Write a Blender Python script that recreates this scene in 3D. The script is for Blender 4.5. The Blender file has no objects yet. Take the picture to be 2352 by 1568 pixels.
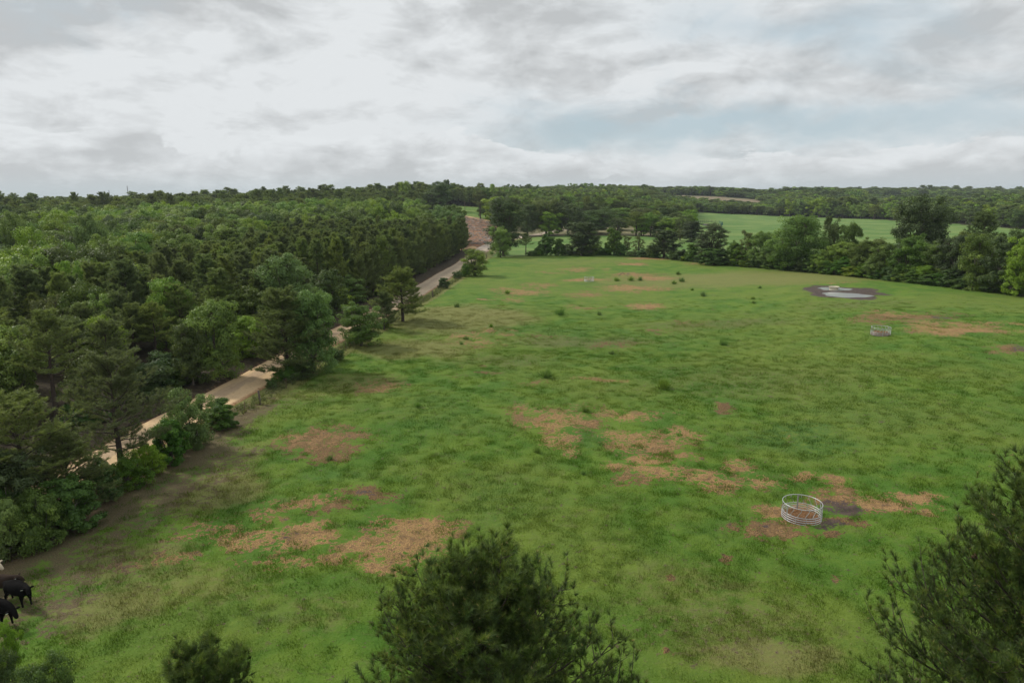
import bpy, bmesh, math, random
import numpy as np
from mathutils import Vector

random.seed(7)
RNG = np.random.default_rng(7)
sc = bpy.context.scene
COL = sc.collection
R = math.radians

# ------------------------------------------------------------------ camera
PITCH = R(12.0); ROLL = R(-0.30); FPX = 1568.0; CX, CY = 1176.0, 784.0; CAMZ = 18.0
cam_d = bpy.data.cameras.new('camera'); cam = bpy.data.objects.new('camera', cam_d); COL.objects.link(cam)
cam_d.sensor_width = 36; cam_d.lens = 24.0; cam_d.clip_start = 0.2; cam_d.clip_end = 30000
cam.location = (0, 0, CAMZ)
from mathutils import Matrix
cam.rotation_euler = (Matrix.Rotation(math.pi/2 - PITCH, 3, 'X') @ Matrix.Rotation(ROLL, 3, 'Z')).to_euler()
sc.camera = cam

# ------------------------------------------------------------------ colour management
sc.view_settings.view_transform = 'Standard'; sc.view_settings.look = 'None'
sc.view_settings.exposure = 0.0; sc.view_settings.gamma = 1.0
sc.view_settings.use_curve_mapping = False
sc.render.engine = 'CYCLES'
sc.cycles.max_bounces = 5; sc.cycles.diffuse_bounces = 3; sc.cycles.transmission_bounces = 3
sc.cycles.glossy_bounces = 2; sc.cycles.transparent_max_bounces = 4
sc.cycles.use_denoising = True; sc.cycles.volume_bounces = 0

# ------------------------------------------------------------------ sun
SUN_EL = 40.0; SUN_AZ = -62.0       # degrees; azimuth from +Y towards +X
sun_d = bpy.data.lights.new('sun', 'SUN'); sun = bpy.data.objects.new('sun', sun_d); COL.objects.link(sun)
sun_d.energy = 3.0; sun_d.angle = R(6.5); sun_d.color = (1.0, 0.94, 0.84)
sdir = Vector((math.sin(R(SUN_AZ))*math.cos(R(SUN_EL)), math.cos(R(SUN_AZ))*math.cos(R(SUN_EL)), math.sin(R(SUN_EL))))
sun.rotation_euler = sdir.to_track_quat('Z', 'Y').to_euler()
sun.location = (-60, 40, 60)

# ------------------------------------------------------------------ node helper
class NT:
    def __init__(self, tree): self.t = tree; self.n = tree.nodes; self.l = tree.links
    def node(self, typ, **kw):
        nd = self.n.new(typ)
        for k, v in kw.items(): setattr(nd, k, v)
        return nd
    def put(self, sock, v):
        if v is None: return
        if isinstance(v, bpy.types.NodeSocket): self.l.new(v, sock)
        elif isinstance(v, (tuple, list)):
            if len(v) == 3 and sock.type == 'RGBA': v = (*v, 1)
            sock.default_value = v
        else: sock.default_value = v
    def math(self, op, a, b=None, c=None, clamp=False):
        m = self.node('ShaderNodeMath', operation=op, use_clamp=clamp)
        for i, v in enumerate((a, b, c)):
            if v is not None: self.put(m.inputs[i], v)
        return m.outputs[0]
    def mix(self, f, a, b):
        m = self.node('ShaderNodeMix', data_type='RGBA')
        self.put(m.inputs[0], f); self.put(m.inputs[6], a); self.put(m.inputs[7], b)
        return m.outputs[2]
    def noise(self, vec, scale, detail=3, rough=0.55, dist=0.0, lac=2.0):
        m = self.node('ShaderNodeTexNoise'); self.put(m.inputs['Vector'], vec)
        m.inputs['Scale'].default_value = scale; m.inputs['Detail'].default_value = detail
        m.inputs['Roughness'].default_value = rough; m.inputs['Distortion'].default_value = dist
        m.inputs['Lacunarity'].default_value = lac
        return m.outputs[0]
    def step(self, v, lo, hi):        # smooth 0..1
        m = self.node('ShaderNodeMapRange', interpolation_type='SMOOTHSTEP')
        self.put(m.inputs[0], v); m.inputs[1].default_value = lo; m.inputs[2].default_value = hi
        return m.outputs[0]
    def attr(self, name):
        m = self.node('ShaderNodeAttribute'); m.attribute_name = name; return m.outputs['Fac']
    def comb(self, x, y, z):
        m = self.node('ShaderNodeCombineXYZ')
        for i, v in enumerate((x, y, z)): self.put(m.inputs[i], v)
        return m.outputs[0]

# ------------------------------------------------------------------ sky
world = bpy.data.worlds.new('World'); sc.world = world; world.use_nodes = True
W = NT(world.node_tree); W.n.clear()
tc = W.node('ShaderNodeTexCoord'); D = tc.outputs['Generated']
sp = W.node('ShaderNodeSeparateXYZ'); W.put(sp.inputs[0], D); dx, dy, dz = sp.outputs
sky = W.node('ShaderNodeTexSky', sky_type='NISHITA', sun_disc=False, sun_elevation=R(SUN_EL), sun_rotation=R(SUN_AZ))
sky.air_density = 1.0; sky.dust_density = 1.5; sky.ozone_density = 1.2
skyc = W.node('ShaderNodeVectorMath', operation='SCALE'); W.put(skyc.inputs[0], sky.outputs[0]); skyc.inputs[3].default_value = 0.085
az = W.math('MULTIPLY', W.math('ARCTAN2', dx, dy), 57.3)
el = W.math('MULTIPLY', W.math('ARCSINE', dz), 57.3)
elp = W.math('MAXIMUM', el, 0.0)
den = W.math('ADD', W.math('MAXIMUM', dz, 0.0), 0.13)
pl = W.comb(W.math('DIVIDE', dx, den), W.math('DIVIDE', dy, den), 0.0)
# irregular edges: warp the azimuth / elevation by noise
wv = W.comb(W.math('MULTIPLY', az, 0.10), W.math('MULTIPLY', el, 0.22), 0.3)
wa = W.math('MULTIPLY', W.math('SUBTRACT', W.noise(wv, 1.0, 5, 0.6), 0.5), 16.0)
wv2 = W.comb(W.math('MULTIPLY', az, 0.10), W.math('MULTIPLY', el, 0.22), 7.7)
we = W.math('MULTIPLY', W.math('SUBTRACT', W.noise(wv2, 1.0, 5, 0.6), 0.5), 7.0)
azw = W.math('ADD', az, wa); elw = W.math('ADD', el, we)
def blob(a0, e0, ra, re, tilt=0.0, sharp=1.0):
    u = W.math('SUBTRACT', azw, a0); v = W.math('SUBTRACT', elw, e0)
    c, s = math.cos(R(tilt)), math.sin(R(tilt))
    u2 = W.math('ADD', W.math('MULTIPLY', u, c), W.math('MULTIPLY', v, s))
    v2 = W.math('SUBTRACT', W.math('MULTIPLY', v, c), W.math('MULTIPLY', u, s))
    d = W.math('ADD', W.math('POWER', W.math('ABSOLUTE', W.math('DIVIDE', u2, ra)), 2.0), W.math('POWER', W.math('ABSOLUTE', W.math('DIVIDE', v2, re)), 2.0))
    return W.math('EXPONENT', W.math('MULTIPLY', d, -sharp))
def dirvec(k, zs, off=(0, 0, 0)):
    return W.comb(W.math('ADD', W.math('MULTIPLY', dx, k), off[0]), W.math('ADD', W.math('MULTIPLY', dy, k), off[1]), W.math('ADD', W.math('MULTIPLY', dz, k*zs), off[2]))
n_big = W.noise(dirvec(2.6, 2.6), 1.0, 7, 0.56, 0.5)
n_fine = W.noise(dirvec(9.0, 2.4, (3, 1, 5)), 1.0, 7, 0.60, 0.35)
n_fine_up = W.noise(dirvec(9.0, 2.4, (2.72, 1.12, 5.34)), 1.0, 7, 0.60, 0.35)
val = W.math('ADD', 0.77, W.math('MULTIPLY', W.math('SUBTRACT', n_big, 0.5), 0.34))
val = W.math('ADD', val, W.math('MULTIPLY', W.math('SUBTRACT', n_fine, n_fine_up), 0.62))
val = W.math('ADD', val, W.math('MULTIPLY', W.math('SUBTRACT', n_fine, 0.5), 0.22))
val = W.math('ADD', val, W.math('MULTIPLY', blob(-20, 7.2, 18, 3.6), 0.02))
val = W.math('ADD', val, W.math('MULTIPLY', blob(-8, 12, 8, 5), 0.02))
val = W.math('SUBTRACT', val, W.math('MULTIPLY', blob(-38, 12.6, 14, 3.4), 0.24))
val = W.math('SUBTRACT', val, W.math('MULTIPLY', blob(-22, 14.5, 7, 2.4), 0.14))
val = W.math('SUBTRACT', val, W.math('MULTIPLY', blob(0.5, 12.8, 6.5, 3.2), 0.22))
val = W.math('SUBTRACT', val, W.math('MULTIPLY', blob(3, 8.5, 5, 1.4), 0.10))
val = W.math('SUBTRACT', val, W.math('MULTIPLY', blob(31, 10.2, 13, 1.9, 18), 0.14))
val = W.math('SUBTRACT', val, W.math('MULTIPLY', blob(12, 7.2, 9, 1.3, 14), 0.15))
val = W.math('SUBTRACT', val, W.math('MULTIPLY', blob(-37, 7.5, 3.0, 0.9), 0.16))
val = W.math('MINIMUM', W.math('MAXIMUM', val, 0.55), 0.80)
# low cumulus bank along the horizon
c0 = W.noise(dirvec(6.5, 3.0, (7, 3, 2)), 1.0, 8, 0.56, 0.3); c1 = W.noise(dirvec(6.5, 3.0, (6.80, 3.10, 2.30)), 1.0, 8, 0.56, 0.3)
top = W.math('ADD', 2.7, W.math('MULTIPLY', W.math('SUBTRACT', W.noise(dirvec(3.0, 0.0, (1, 1, 5)), 1.0, 2), 0.5), 6.0))
top = W.math('ADD', top, W.math('MULTIPLY', W.step(az, 6, -12), 1.6))
cm = W.math('ADD', W.math('MULTIPLY', W.math('ADD', W.math('SUBTRACT', c0, 0.5), W.math('MULTIPLY', W.math('SUBTRACT', n_fine, 0.5), 0.35)), 9.5), W.math('SUBTRACT', top, el))
cmask = W.step(cm, -0.15, 0.30)
cval = W.math('ADD', 0.665, W.math('MULTIPLY', W.math('SUBTRACT', c0, c1), 1.05))
cval = W.math('ADD', cval, W.math('MULTIPLY', W.math('SUBTRACT', n_fine, n_fine_up), 0.55))
cval = W.math('ADD', cval, W.math('MULTIPLY', W.step(cm, 1.6, 0.0), 0.10))
cval = W.math('SUBTRACT', cval, W.math('MULTIPLY', W.step(el, 2.5, 0.0), 0.06))
cval = W.math('SUBTRACT', cval, W.math('MULTIPLY', W.step(az, 5, -15), 0.02))
cval = W.math('MINIMUM', W.math('MAXIMUM', cval, 0.55), 0.82)
blue = W.math('MULTIPLY', blob(28, 4.6, 18, 1.6, -2), 0.72)
blue = W.math('ADD', blue, W.math('MULTIPLY', blob(12, 5.4, 11, 1.5, 0), 0.55))
blue = W.math('ADD', blue, W.math('MULTIPLY', W.step(n_big, 0.47, 0.32), 0.35))
blue = W.math('ADD', blue, W.math('MULTIPLY', blob(20, 12, 10, 2.0, -8), 0.45))
blue = W.math('MINIMUM', W.math('MULTIPLY', blue, W.math('ADD', 0.5, W.math('MULTIPLY', n_fine, 0.9))), 0.85)
def gray(v):
    a = W.node('ShaderNodeVectorMath', operation='SCALE'); a.inputs[0].default_value = (0.965, 1.0, 1.020); W.put(a.inputs[3], v)
    return a.outputs[0]
stratus = gray(val)
bluec = W.mix(0.80, skyc.outputs[0], (0.49, 0.62, 0.69))
base = W.mix(blue, stratus, bluec)
base = W.mix(W.math('MULTIPLY', cmask, 0.85), base, gray(cval))
lowmist = W.math('MULTIPLY', W.step(el, 2.2, -0.3), 0.65)
base = W.mix(lowmist, base, (0.53, 0.61, 0.645))
bg = W.node('ShaderNodeBackground'); W.put(bg.inputs[0], base); bg.inputs[1].default_value = 1.0
wo = W.node('ShaderNodeOutputWorld'); W.l.new(bg.outputs[0], wo.inputs[0])
world.cycles.sampling_method = 'MANUAL'; world.cycles.sample_map_resolution = 512

# ------------------------------------------------------------------ numpy noise
def vnoise(x, y, seed=0):
    x = np.asarray(x, float); y = np.asarray(y, float)
    xi = np.floor(x).astype(np.int64); yi = np.floor(y).astype(np.int64)
    fx = x - xi; fy = y - yi; fx = fx*fx*(3-2*fx); fy = fy*fy*(3-2*fy)
    def h(a, b):
        n = (a*374761393 + b*668265263 + seed*974634777) & 0xffffffff
        n = ((n ^ (n >> 13))*1274126177) & 0xffffffff
        n = (n ^ (n >> 16))
        return (n & 0xffff)/65535.0
    a = h(xi, yi); b = h(xi+1, yi); c = h(xi, yi+1); d = h(xi+1, yi+1)
    return (a*(1-fx)+b*fx)*(1-fy) + (c*(1-fx)+d*fx)*fy
def fbm(x, y, s, seed=0, oct=4, g=0.5):
    t = 0; a = 1; n = 0
    for i in range(oct):
        t = t + a*vnoise(x*s, y*s, seed+i*17); n += a; a *= g; s *= 2.03
    return t/n
def sstep(v, lo, hi):
    t = np.clip((np.asarray(v, float)-lo)/(hi-lo), 0, 1); return t*t*(3-2*t)

# ------------------------------------------------------------------ terrain height
COLS = np.array([-1400, 0, 350, 700, 1000, 1200, 1450, 1600, 1750, 2050, 2352, 3400.])
AZK = np.arctan2((COLS-CX)/FPX, 0.978)
RK = np.array([1, 30, 60, 90, 120, 160, 210, 300, 400, 500, 700, 1000, 1500, 2500, 9000, 20000.])
ZT = np.array([
 # 1  30   60   90   120  160  210  300  400  500  700 1000 1500 2500 9000 20000
 [0,  0,   0,   0,   0,   0,   0,   0,   2,   3,   3,   0,  -4,  -8, -10, -60],
 [0,  0, -.3,  -1,  -1,  -1,   0,   1,   3,   4,   4,   0,  -5,  -8, -10, -60],
 [0,  0,   0, -.6,  -1,  -1,   0,   1.5, 4, 5.0,   5,   2,  -3,  -6, -10, -60],
 [0,  0,   0,   0, -.2, -.4,   0,   3,   6,   9,  10,   7,   2,  -4, -10, -60],
 [0,  0,   0,   0,   0,   0,   0, 2.5,   7,  12,  13,  10,   4,   0, -10, -60],
 [0,  0,   0,   0,   0,   0,   0,  .5,   4,   8,  12,  16,  12,   2,  -8, -60],
 [0,  0,   0,   0,   0,   0,   0,  .5,   2,   4,  10,  18,  14,   4,  -8, -60],
 [0,  0,   0,  .1,  .3,  .3,  .2,   0,  .5,   1,   4, 17,  14,   4,  -7, -60],
 [0,  0,   0,  .4,  .8,  .6,  .3,   0,   0,   0,   1, 12,  10,   4,  -6, -60],
 [0,  0,  .5, 1.8,   2, 1.5,  .5, -.3,   0,   0,   0,   7,  11,   8,  -6, -60],
 [0,  0,  .8, 2.2, 2.2, 1.5,  .5,   0,   0,   0,   0,   2,   8,   8,  -6, -60],
 [0,  0,  .8, 2.2, 2.2, 1.5,  .5,   0,   0,   0,   0,   2,   6,   6,  -6, -60],
], float)
LR = np.log(RK)
ZT = np.insert(ZT, 12, (ZT[:, 11]+ZT[:, 12])/2, axis=1); RK = np.insert(RK, 12, 1250.); LR = np.log(RK); ZT[9, 12] = 13.0
def _cub(t, i, K, f):
    n = len(K)
    def P(j): return f(np.clip(j, 0, n-1))
    p0, p1, p2, p3 = P(i-1), P(i), P(i+1), P(i+2)
    x0 = K[np.clip(i-1, 0, n-1)]; x1 = K[i]; x2 = K[i+1]; x3 = K[np.clip(i+2, 0, n-1)]
    m1 = (p2-p0)/np.maximum(x2-x0, 1e-9)*(x2-x1); m2 = (p3-p1)/np.maximum(x3-x1, 1e-9)*(x2-x1)
    t2 = t*t; t3 = t2*t
    return (2*t3-3*t2+1)*p1 + (t3-2*t2+t)*m1 + (-2*t3+3*t2)*p2 + (t3-t2)*m2
ROADK = np.array([(-40, -37.), (0, -33.5), (41, -29.6), (70, -26.3), (100, -22.3), (140, -17.6), (180, -14.0), (215, -11.7), (245, -9.5), (270, -6.0), (292, 0.0), (312, 8), (335, 22), (355, 40)])
def road_x(y): return np.interp(y, ROADK[:, 0], ROADK[:, 1])
PONDS = [((0, 0), 1)]
def H(x, y, carve=True):
    x = np.atleast_1d(np.asarray(x, float)); y = np.atleast_1d(np.asarray(y, float))
    r = np.maximum(np.hypot(x, y), 1.01); a = np.clip(np.arctan2(x, y), AZK[0], AZK[-1]-1e-6)
    lr = np.clip(np.log(r), LR[0], LR[-1]-1e-6)
    ia = np.clip(np.searchsorted(AZK, a, side='right')-1, 0, len(AZK)-2)
    ir = np.clip(np.searchsorted(LR, lr, side='right')-1, 0, len(LR)-2)
    ta = (a-AZK[ia])/(AZK[ia+1]-AZK[ia]); tr = (lr-LR[ir])/(LR[ir+1]-LR[ir])
    def row(ja): return _cub(tr, ir, LR, lambda j: ZT[ja, j])
    z = _cub(ta, ia, AZK, row)
    z = z*sstep(r, 15, 45)
    z = z + (fbm(x, y, 1/28., 3, 3)-0.5)*0.9*sstep(r, 12, 60) + (fbm(x, y, 1/160., 9, 3)-0.5)*5.0*sstep(r, 450, 1300)
    # pond flat
    if POND is not None:
        px, py, pz = POND
        d = np.hypot((x-px)/9.5, (y-py)/12.0); w = sstep(d, 1.25, 0.7); z = z*(1-w) + pz*w
        if carve:
            for (ax, ay, rx, ry, th) in PUDDLES:
                z = z - 0.07*sstep(ell(x, y, ax, ay, rx, ry, th), 1.12, 0.92)
    if carve:
        dr = np.abs(x-road_x(y)); fade = (y > -45) & (y < 300)
        z = np.where(fade, z - 0.25*sstep(dr, 3.0, 2.2) + 0.35*np.exp(-((x-road_x(y)+4.6)/1.0)**2), z)
    return z
def ell(x, y, ax, ay, rx, ry, th):
    c, s = math.cos(th), math.sin(th); u = (x-ax)*c + (y-ay)*s; v = -(x-ax)*s + (y-ay)*c
    wob = 1 + 0.10*np.sin(3*np.arctan2(v/ry, u/rx)+1.0) + 0.05*np.sin(7*np.arctan2(v/ry, u/rx))
    return np.hypot(u/rx, v/ry)/wob
POND = None; PUDDLES = []

# pixel (in a 2352 x 1568 view of the photo) -> ray, and its hit with the terrain: only used to read positions off the photo
def ray(px, py):
    u = (px-CX)/FPX; v = -(py-CY)/FPX
    c, s = math.cos(ROLL), math.sin(ROLL)
    u, v = u*c - v*s, u*s + v*c
    return np.array([u, math.cos(PITCH)+v*math.sin(PITCH), -math.sin(PITCH)+v*math.cos(PITCH)])
def G(px, py):
    d = ray(px, py); t = np.concatenate([np.arange(8, 120, .25), np.arange(120, 1500, 1.0), np.arange(1500, 6000, 10)])
    z = CAMZ + t*d[2]; h = H(t*d[0], t*d[1], False)
    i = np.argmax(z < h)
    if not (z < h).any(): i = len(t)-1
    return float(t[i]*d[0]), float(t[i]*d[1])
def PR(px, r):
    d = ray(px, 470); k = r/math.hypot(d[0], d[1]); return d[0]*k, d[1]*k
def depth(x, y, z): return y*math.cos(PITCH) - (z-CAMZ)*math.sin(PITCH)
def height_for(x, y, z, py_top, px=None):
    # height of a vertical thing at x,y whose top shows at row py_top
    lo, hi = 0.2, 60
    for _ in range(40):
        m = (lo+hi)/2
        if row_of(x, y, z+m) > py_top: lo = m
        else: hi = m
    return lo
def row_of(x, y, z):
    dz_ = z-CAMZ; f = y*math.cos(PITCH) - dz_*math.sin(PITCH); up = y*math.sin(PITCH) + dz_*math.cos(PITCH)
    u, v = x/f, up/f; c, s = math.cos(-ROLL), math.sin(-ROLL); v2 = u*s + v*c
    return CY - v2*FPX
def col_az(x, y):
    return CX + FPX*0.978*np.tan(np.clip(np.arctan2(x, y), -1.5, 1.5))

_pc = G(1930, 671); POND = (_pc[0], _pc[1], float(H(*_pc, False)[0]))
_a = G(1917, 663.5); _b = G(1943, 677.5)
PUDDLES = [(_a[0], _a[1], 2.75, 2.3, R(-14)), (_b[0], _b[1], 3.75, 3.0, R(-24))]

# ------------------------------------------------------------------ polygons of the land cover
def poly(pts): return np.array([G(*p) for p in pts])
def inpoly(x, y, P):
    c = np.zeros(x.shape, bool); n = len(P); j = n-1
    for i in range(n):
        xi, yi = P[i]; xj, yj = P[j]
        t = ((yi > y) != (yj > y)) & (x < (xj-xi)*(y-yi)/((yj-yi) if yj != yi else 1e-9)+xi)
        c ^= t; j = i
    return c
HEDGE_PX = [(1130, 591), (1240, 586), (1400, 585), (1500, 591), (1600, 601), (1800, 619), (1950, 633), (2100, 649), (2250, 667), (2352, 679), (2550, 706)]
HEDGE = np.array([G(*p) for p in HEDGE_PX])
def fence_x(y): return road_x(y) + 2.4 + 2.7
FY = np.linspace(-30, 200, 24)
MAIN = np.array([(fence_x(y), y) for y in FY] + [tuple(p) for p in HEDGE] + [(130, 60), (130, -30)])
MEADOW = np.array([tuple(p) for p in HEDGE[::-1]] + [G(1165, 566), G(1185, 552), G(1240, 543), G(1300, 541), G(1400, 541), G(1500, 544), G(1560, 548), PR(1590, 345), PR(1588, 640), PR(1640, 660), PR(1750, 655), PR(2000, 590), PR(2200, 500), PR(2352, 450), PR(2600, 400), (330, 180)])
DRYG = np.array([PR(1180, 300), G(1240, 541), G(1500, 542), PR(1595, 335), PR(1600, 430), PR(1500, 420), PR(1400, 430), PR(1230, 400), PR(1170, 350)])
HILLF = np.array([G(1003, 486), G(1050, 493), G(1117, 506), G(1150, 512), PR(1165, 500), PR(1120, 505), PR(1060, 500), PR(1018, 490)])
CLEAR = np.array([PR(960, 400), G(985, 484), G(1003, 487), G(1050, 494), G(1117, 507), G(1160, 530), G(1150, 550), G(1110, 568), G(1075, 572), G(1060, 568), PR(1060, 262), PR(1000, 285), PR(940, 330)])
BROWNF = np.array([PR(1490, 900), PR(1560, 790), PR(1650, 770), PR(1755, 760), PR(1765, 900), PR(1740, 960), PR(1600, 1010), PR(1510, 1040)])
SMALLF = np.array([PR(1960, 1080), PR(2150, 1050), PR(2180, 1230), PR(2060, 1300), PR(1965, 1260)])
def seg_dist(x, y, P):
    d = np.full(np.shape(x), 1e9)
    for (ax, ay), (bx, by) in zip(P[:-1], P[1:]):
        L = max((bx-ax)**2 + (by-ay)**2, 1e-9); t = np.clip(((x-ax)*(bx-ax)+(y-ay)*(by-ay))/L, 0, 1)
        d = np.minimum(d, np.hypot(x-ax-t*(bx-ax), y-ay-t*(by-ay)))
    return d
def wellipse(px, py, rx, ry):
    # an ellipse read off the photo, laid on the ground as centre and real radii
    x, y = G(px, py); _, y1 = G(px, py-ry); _, y2 = G(px, py+ry)
    return x, y, rx*depth(x, y, 0)/FPX, max(0.3, (y1-y2)/2)

# ------------------------------------------------------------------ mesh helper
def new_mesh(name, V, F, mat=None, smooth=False, attrs=None):
    V = np.ascontiguousarray(V, dtype=np.float32); F = np.ascontiguousarray(F, dtype=np.int32)
    me = bpy.data.meshes.new(name); n, k = F.shape
    me.vertices.add(len(V)); me.vertices.foreach_set('co', V.ravel())
    me.loops.add(n*k); me.loops.foreach_set('vertex_index', F.ravel())
    me.polygons.add(n); me.polygons.foreach_set('loop_start', np.arange(0, n*k, k, dtype=np.int32))
    me.polygons.foreach_set('loop_total', np.full(n, k, dtype=np.int32))
    if smooth: me.polygons.foreach_set('use_smooth', np.ones(n, bool))
    me.update(calc_edges=True)
    for nm, arr in (attrs or {}).items():
        at = me.attributes.new(nm, 'FLOAT', 'POINT'); at.data.foreach_set('value', np.ascontiguousarray(arr, dtype=np.float32))
    if mat: me.materials.append(mat)
    return me
def link(name, me, parent=None, loc=None):
    o = bpy.data.objects.new(name, me); COL.objects.link(o)
    if parent: o.parent = parent
    if loc is not None: o.location = loc
    return o
def tag(o, label=None, cat=None, group=None, kind=None):
    if label: o['label'] = label
    if cat: o['category'] = cat
    if group: o['group'] = group
    if kind: o['kind'] = kind
    return o
def empty(name, loc=(0, 0, 0), rz=0.0, scale=None):
    o = bpy.data.objects.new(name, None); COL.objects.link(o); o.empty_display_size = 0.3
    o.location = loc; o.rotation_euler = (0, 0, rz)
    if scale is not None: o.scale = scale
    return o

# ------------------------------------------------------------------ materials
def mat_new(name):
    m = bpy.data.materials.new(name); m.use_nodes = True; t = NT(m.node_tree); t.n.clear(); return m, t
def simple(name, col, rough=0.7, metal=0.0, var=0.25, scale=6.0, bump=0.0, spec=.5):
    m, t = mat_new(name); tcn = t.node('ShaderNodeTexCoord')
    n = t.noise(tcn.outputs['Object'], scale, 5, 0.6)
    k = t.math('ADD', 1-var, t.math('MULTIPLY', n, 2*var))
    v = t.node('ShaderNodeVectorMath', operation='SCALE'); v.inputs[0].default_value = col[:3]; t.put(v.inputs[3], k)
    b = t.node('ShaderNodeBsdfPrincipled'); t.l.new(v.outputs[0], b.inputs['Base Color'])
    b.inputs['Roughness'].default_value = rough; b.inputs['Metallic'].default_value = metal; b.inputs['Specular IOR Level'].default_value = spec
    if bump:
        bp = t.node('ShaderNodeBump'); bp.inputs['Distance'].default_value = bump; t.l.new(n, bp.inputs['Height']); t.l.new(bp.outputs[0], b.inputs['Normal'])
    o = t.node('ShaderNodeOutputMaterial'); t.l.new(b.outputs[0], o.inputs[0]); return m
def foliage(name, c_dark, c_mid, c_light, trans=0.3, rough=0.55, spread=0.25, spec=0.25, hue=0.470):
    m, t = mat_new(name)
    oi = t.node('ShaderNodeObjectInfo'); rnd = oi.outputs['Random']
    tone = t.attr('tone')
    geo = t.node('ShaderNodeNewGeometry')
    big = t.noise(geo.outputs['Position'], 0.012, 2, 0.5)
    f = t.math('ADD', t.math('MULTIPLY', t.math('SUBTRACT', rnd, 0.5), spread*1.6), t.math('MULTIPLY', t.math('SUBTRACT', big, 0.5), 0.9))
    f = t.math('ADD', f, tone, clamp=True)
    ramp = t.node('ShaderNodeValToRGB'); t.put(ramp.inputs[0], f)
    e = ramp.color_ramp.elements; e[0].position = 0.05; e[0].color = (*c_dark, 1); e[1].position = 0.95; e[1].color = (*c_light, 1)
    x = e.new(0.5); x.color = (*c_mid, 1)
    hs = t.node('ShaderNodeHueSaturation'); t.l.new(ramp.outputs[0], hs.inputs['Color'])
    wn = t.node('ShaderNodeTexWhiteNoise', noise_dimensions='1D'); t.l.new(rnd, wn.inputs['W'])
    t.put(hs.inputs['Hue'], t.math('ADD', hue, t.math('MULTIPLY', wn.outputs[0], 0.032)))
    t.put(hs.inputs['Saturation'], t.math('ADD', 0.80, t.math('MULTIPLY', rnd, 0.28)))
    colr = hs.outputs[0]
    b = t.node('ShaderNodeBsdfPrincipled'); t.l.new(colr, b.inputs['Base Color']); b.inputs['Roughness'].default_value = rough
    b.inputs['Specular IOR Level'].default_value = spec
    tr = t.node('ShaderNodeBsdfTranslucent')
    yl = t.mix(0.5, colr, t.mix(0.5, colr, (0.25, 0.32, 0.02))); t.l.new(yl, tr.inputs[0])
    mx = t.node('ShaderNodeMixShader'); mx.inputs[0].default_value = trans
    t.l.new(b.outputs[0], mx.inputs[1]); t.l.new(tr.outputs[0], mx.inputs[2])
    o = t.node('ShaderNodeOutputMaterial'); t.l.new(mx.outputs[0], o.inputs[0]); return m
M = {}
M['pine'] = foliage('pine_needles', (.085, .120, .038), (.150, .205, .058), (.23, .28, .085), 0.46, 0.5, 0.36, hue=.488)
M['heropine'] = foliage('near_pine_needles', (.050, .088, .020), (.120, .180, .038), (.30, .33, .095), 0.40, 0.45, 0.30, hue=.492)
M['leaf'] = foliage('broad_leaves', (.062, .122, .022), (.112, .215, .034), (.24, .38, .058), 0.42, 0.5, 0.85)
M['bright'] = foliage('fresh_leaves', (.095, .200, .028), (.160, .310, .042), (.26, .42, .066), 0.38, 0.5, 0.25)
M['vine'] = foliage('vine_leaves', (.040, .100, .016), (.070, .170, .024), (.13, .26, .040), 0.34, 0.5, 0.25)
M['darkleaf'] = foliage('dark_leaves', (.040, .080, .018), (.070, .130, .026), (.115, .19, .040), 0.28, 0.5, 0.25)
M['olive'] = foliage('olive_leaves', (.060, .092, .026), (.108, .155, .040), (.17, .22, .062), 0.34, 0.5, 0.3)
M['cedar'] = foliage('cedar_foliage', (.030, .056, .020), (.052, .090, .028), (.085, .135, .042), 0.22, 0.6, 0.2)
M['weed'] = foliage('weed_leaves', (.070, .160, .024), (.110, .240, .036), (.16, .30, .05), 0.45, 0.5, 0.2)
M['bark'] = simple('pine_bark', (.055, .040, .032), 0.9, 0, 0.5, 9, 0.01)
M['greybark'] = simple('grey_bark', (.10, .085, .068), 0.9, 0, 0.5, 9, 0.01)
M['cone'] = simple('pine_cone', (.075, .032, .018), 0.8, 0, 0.5, 30)
M['candle'] = simple('new_pine_shoot', (.34, .26, .09), 0.7, 0, 0.3, 20)

# ------------------------------------------------------------------ geometry builders
def tubes(paths, sides=6):
    """paths: list of (points, radii) -> V, F (quads)"""
    VS, FS, n0 = [], [], 0
    ang = np.arange(sides)*2*math.pi/sides; ca, sa = np.cos(ang), np.sin(ang)
    for pts, rad in paths:
        P = np.asarray(pts, float); rad = np.asarray(rad, float)
        T = np.gradient(P, axis=0); T /= np.linalg.norm(T, axis=1, keepdims=True)+1e-9
        ref = np.where(np.abs(T[:, 2:3]) > 0.9, np.array([[1., 0, 0]]), np.array([[0, 0, 1.]]))
        A = np.cross(T, ref); A /= np.linalg.norm(A, axis=1, keepdims=True)+1e-9; B = np.cross(T, A)
        ring = P[:, None, :] + rad[:, None, None]*(A[:, None, :]*ca[None, :, None] + B[:, None, :]*sa[None, :, None])
        k = len(P); VS.append(ring.reshape(-1, 3))
        i = np.arange(k-1)[:, None]*sides; j = np.arange(sides)[None, :]; j2 = (j+1) % sides
        FS.append(np.stack([i+j, i+j2, i+sides+j2, i+sides+j], -1).reshape(-1, 4)+n0)
        n0 += k*sides
    return np.concatenate(VS), np.concatenate(FS)
def unit(a): return a/(np.linalg.norm(a, axis=-1, keepdims=True)+1e-9)
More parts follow.
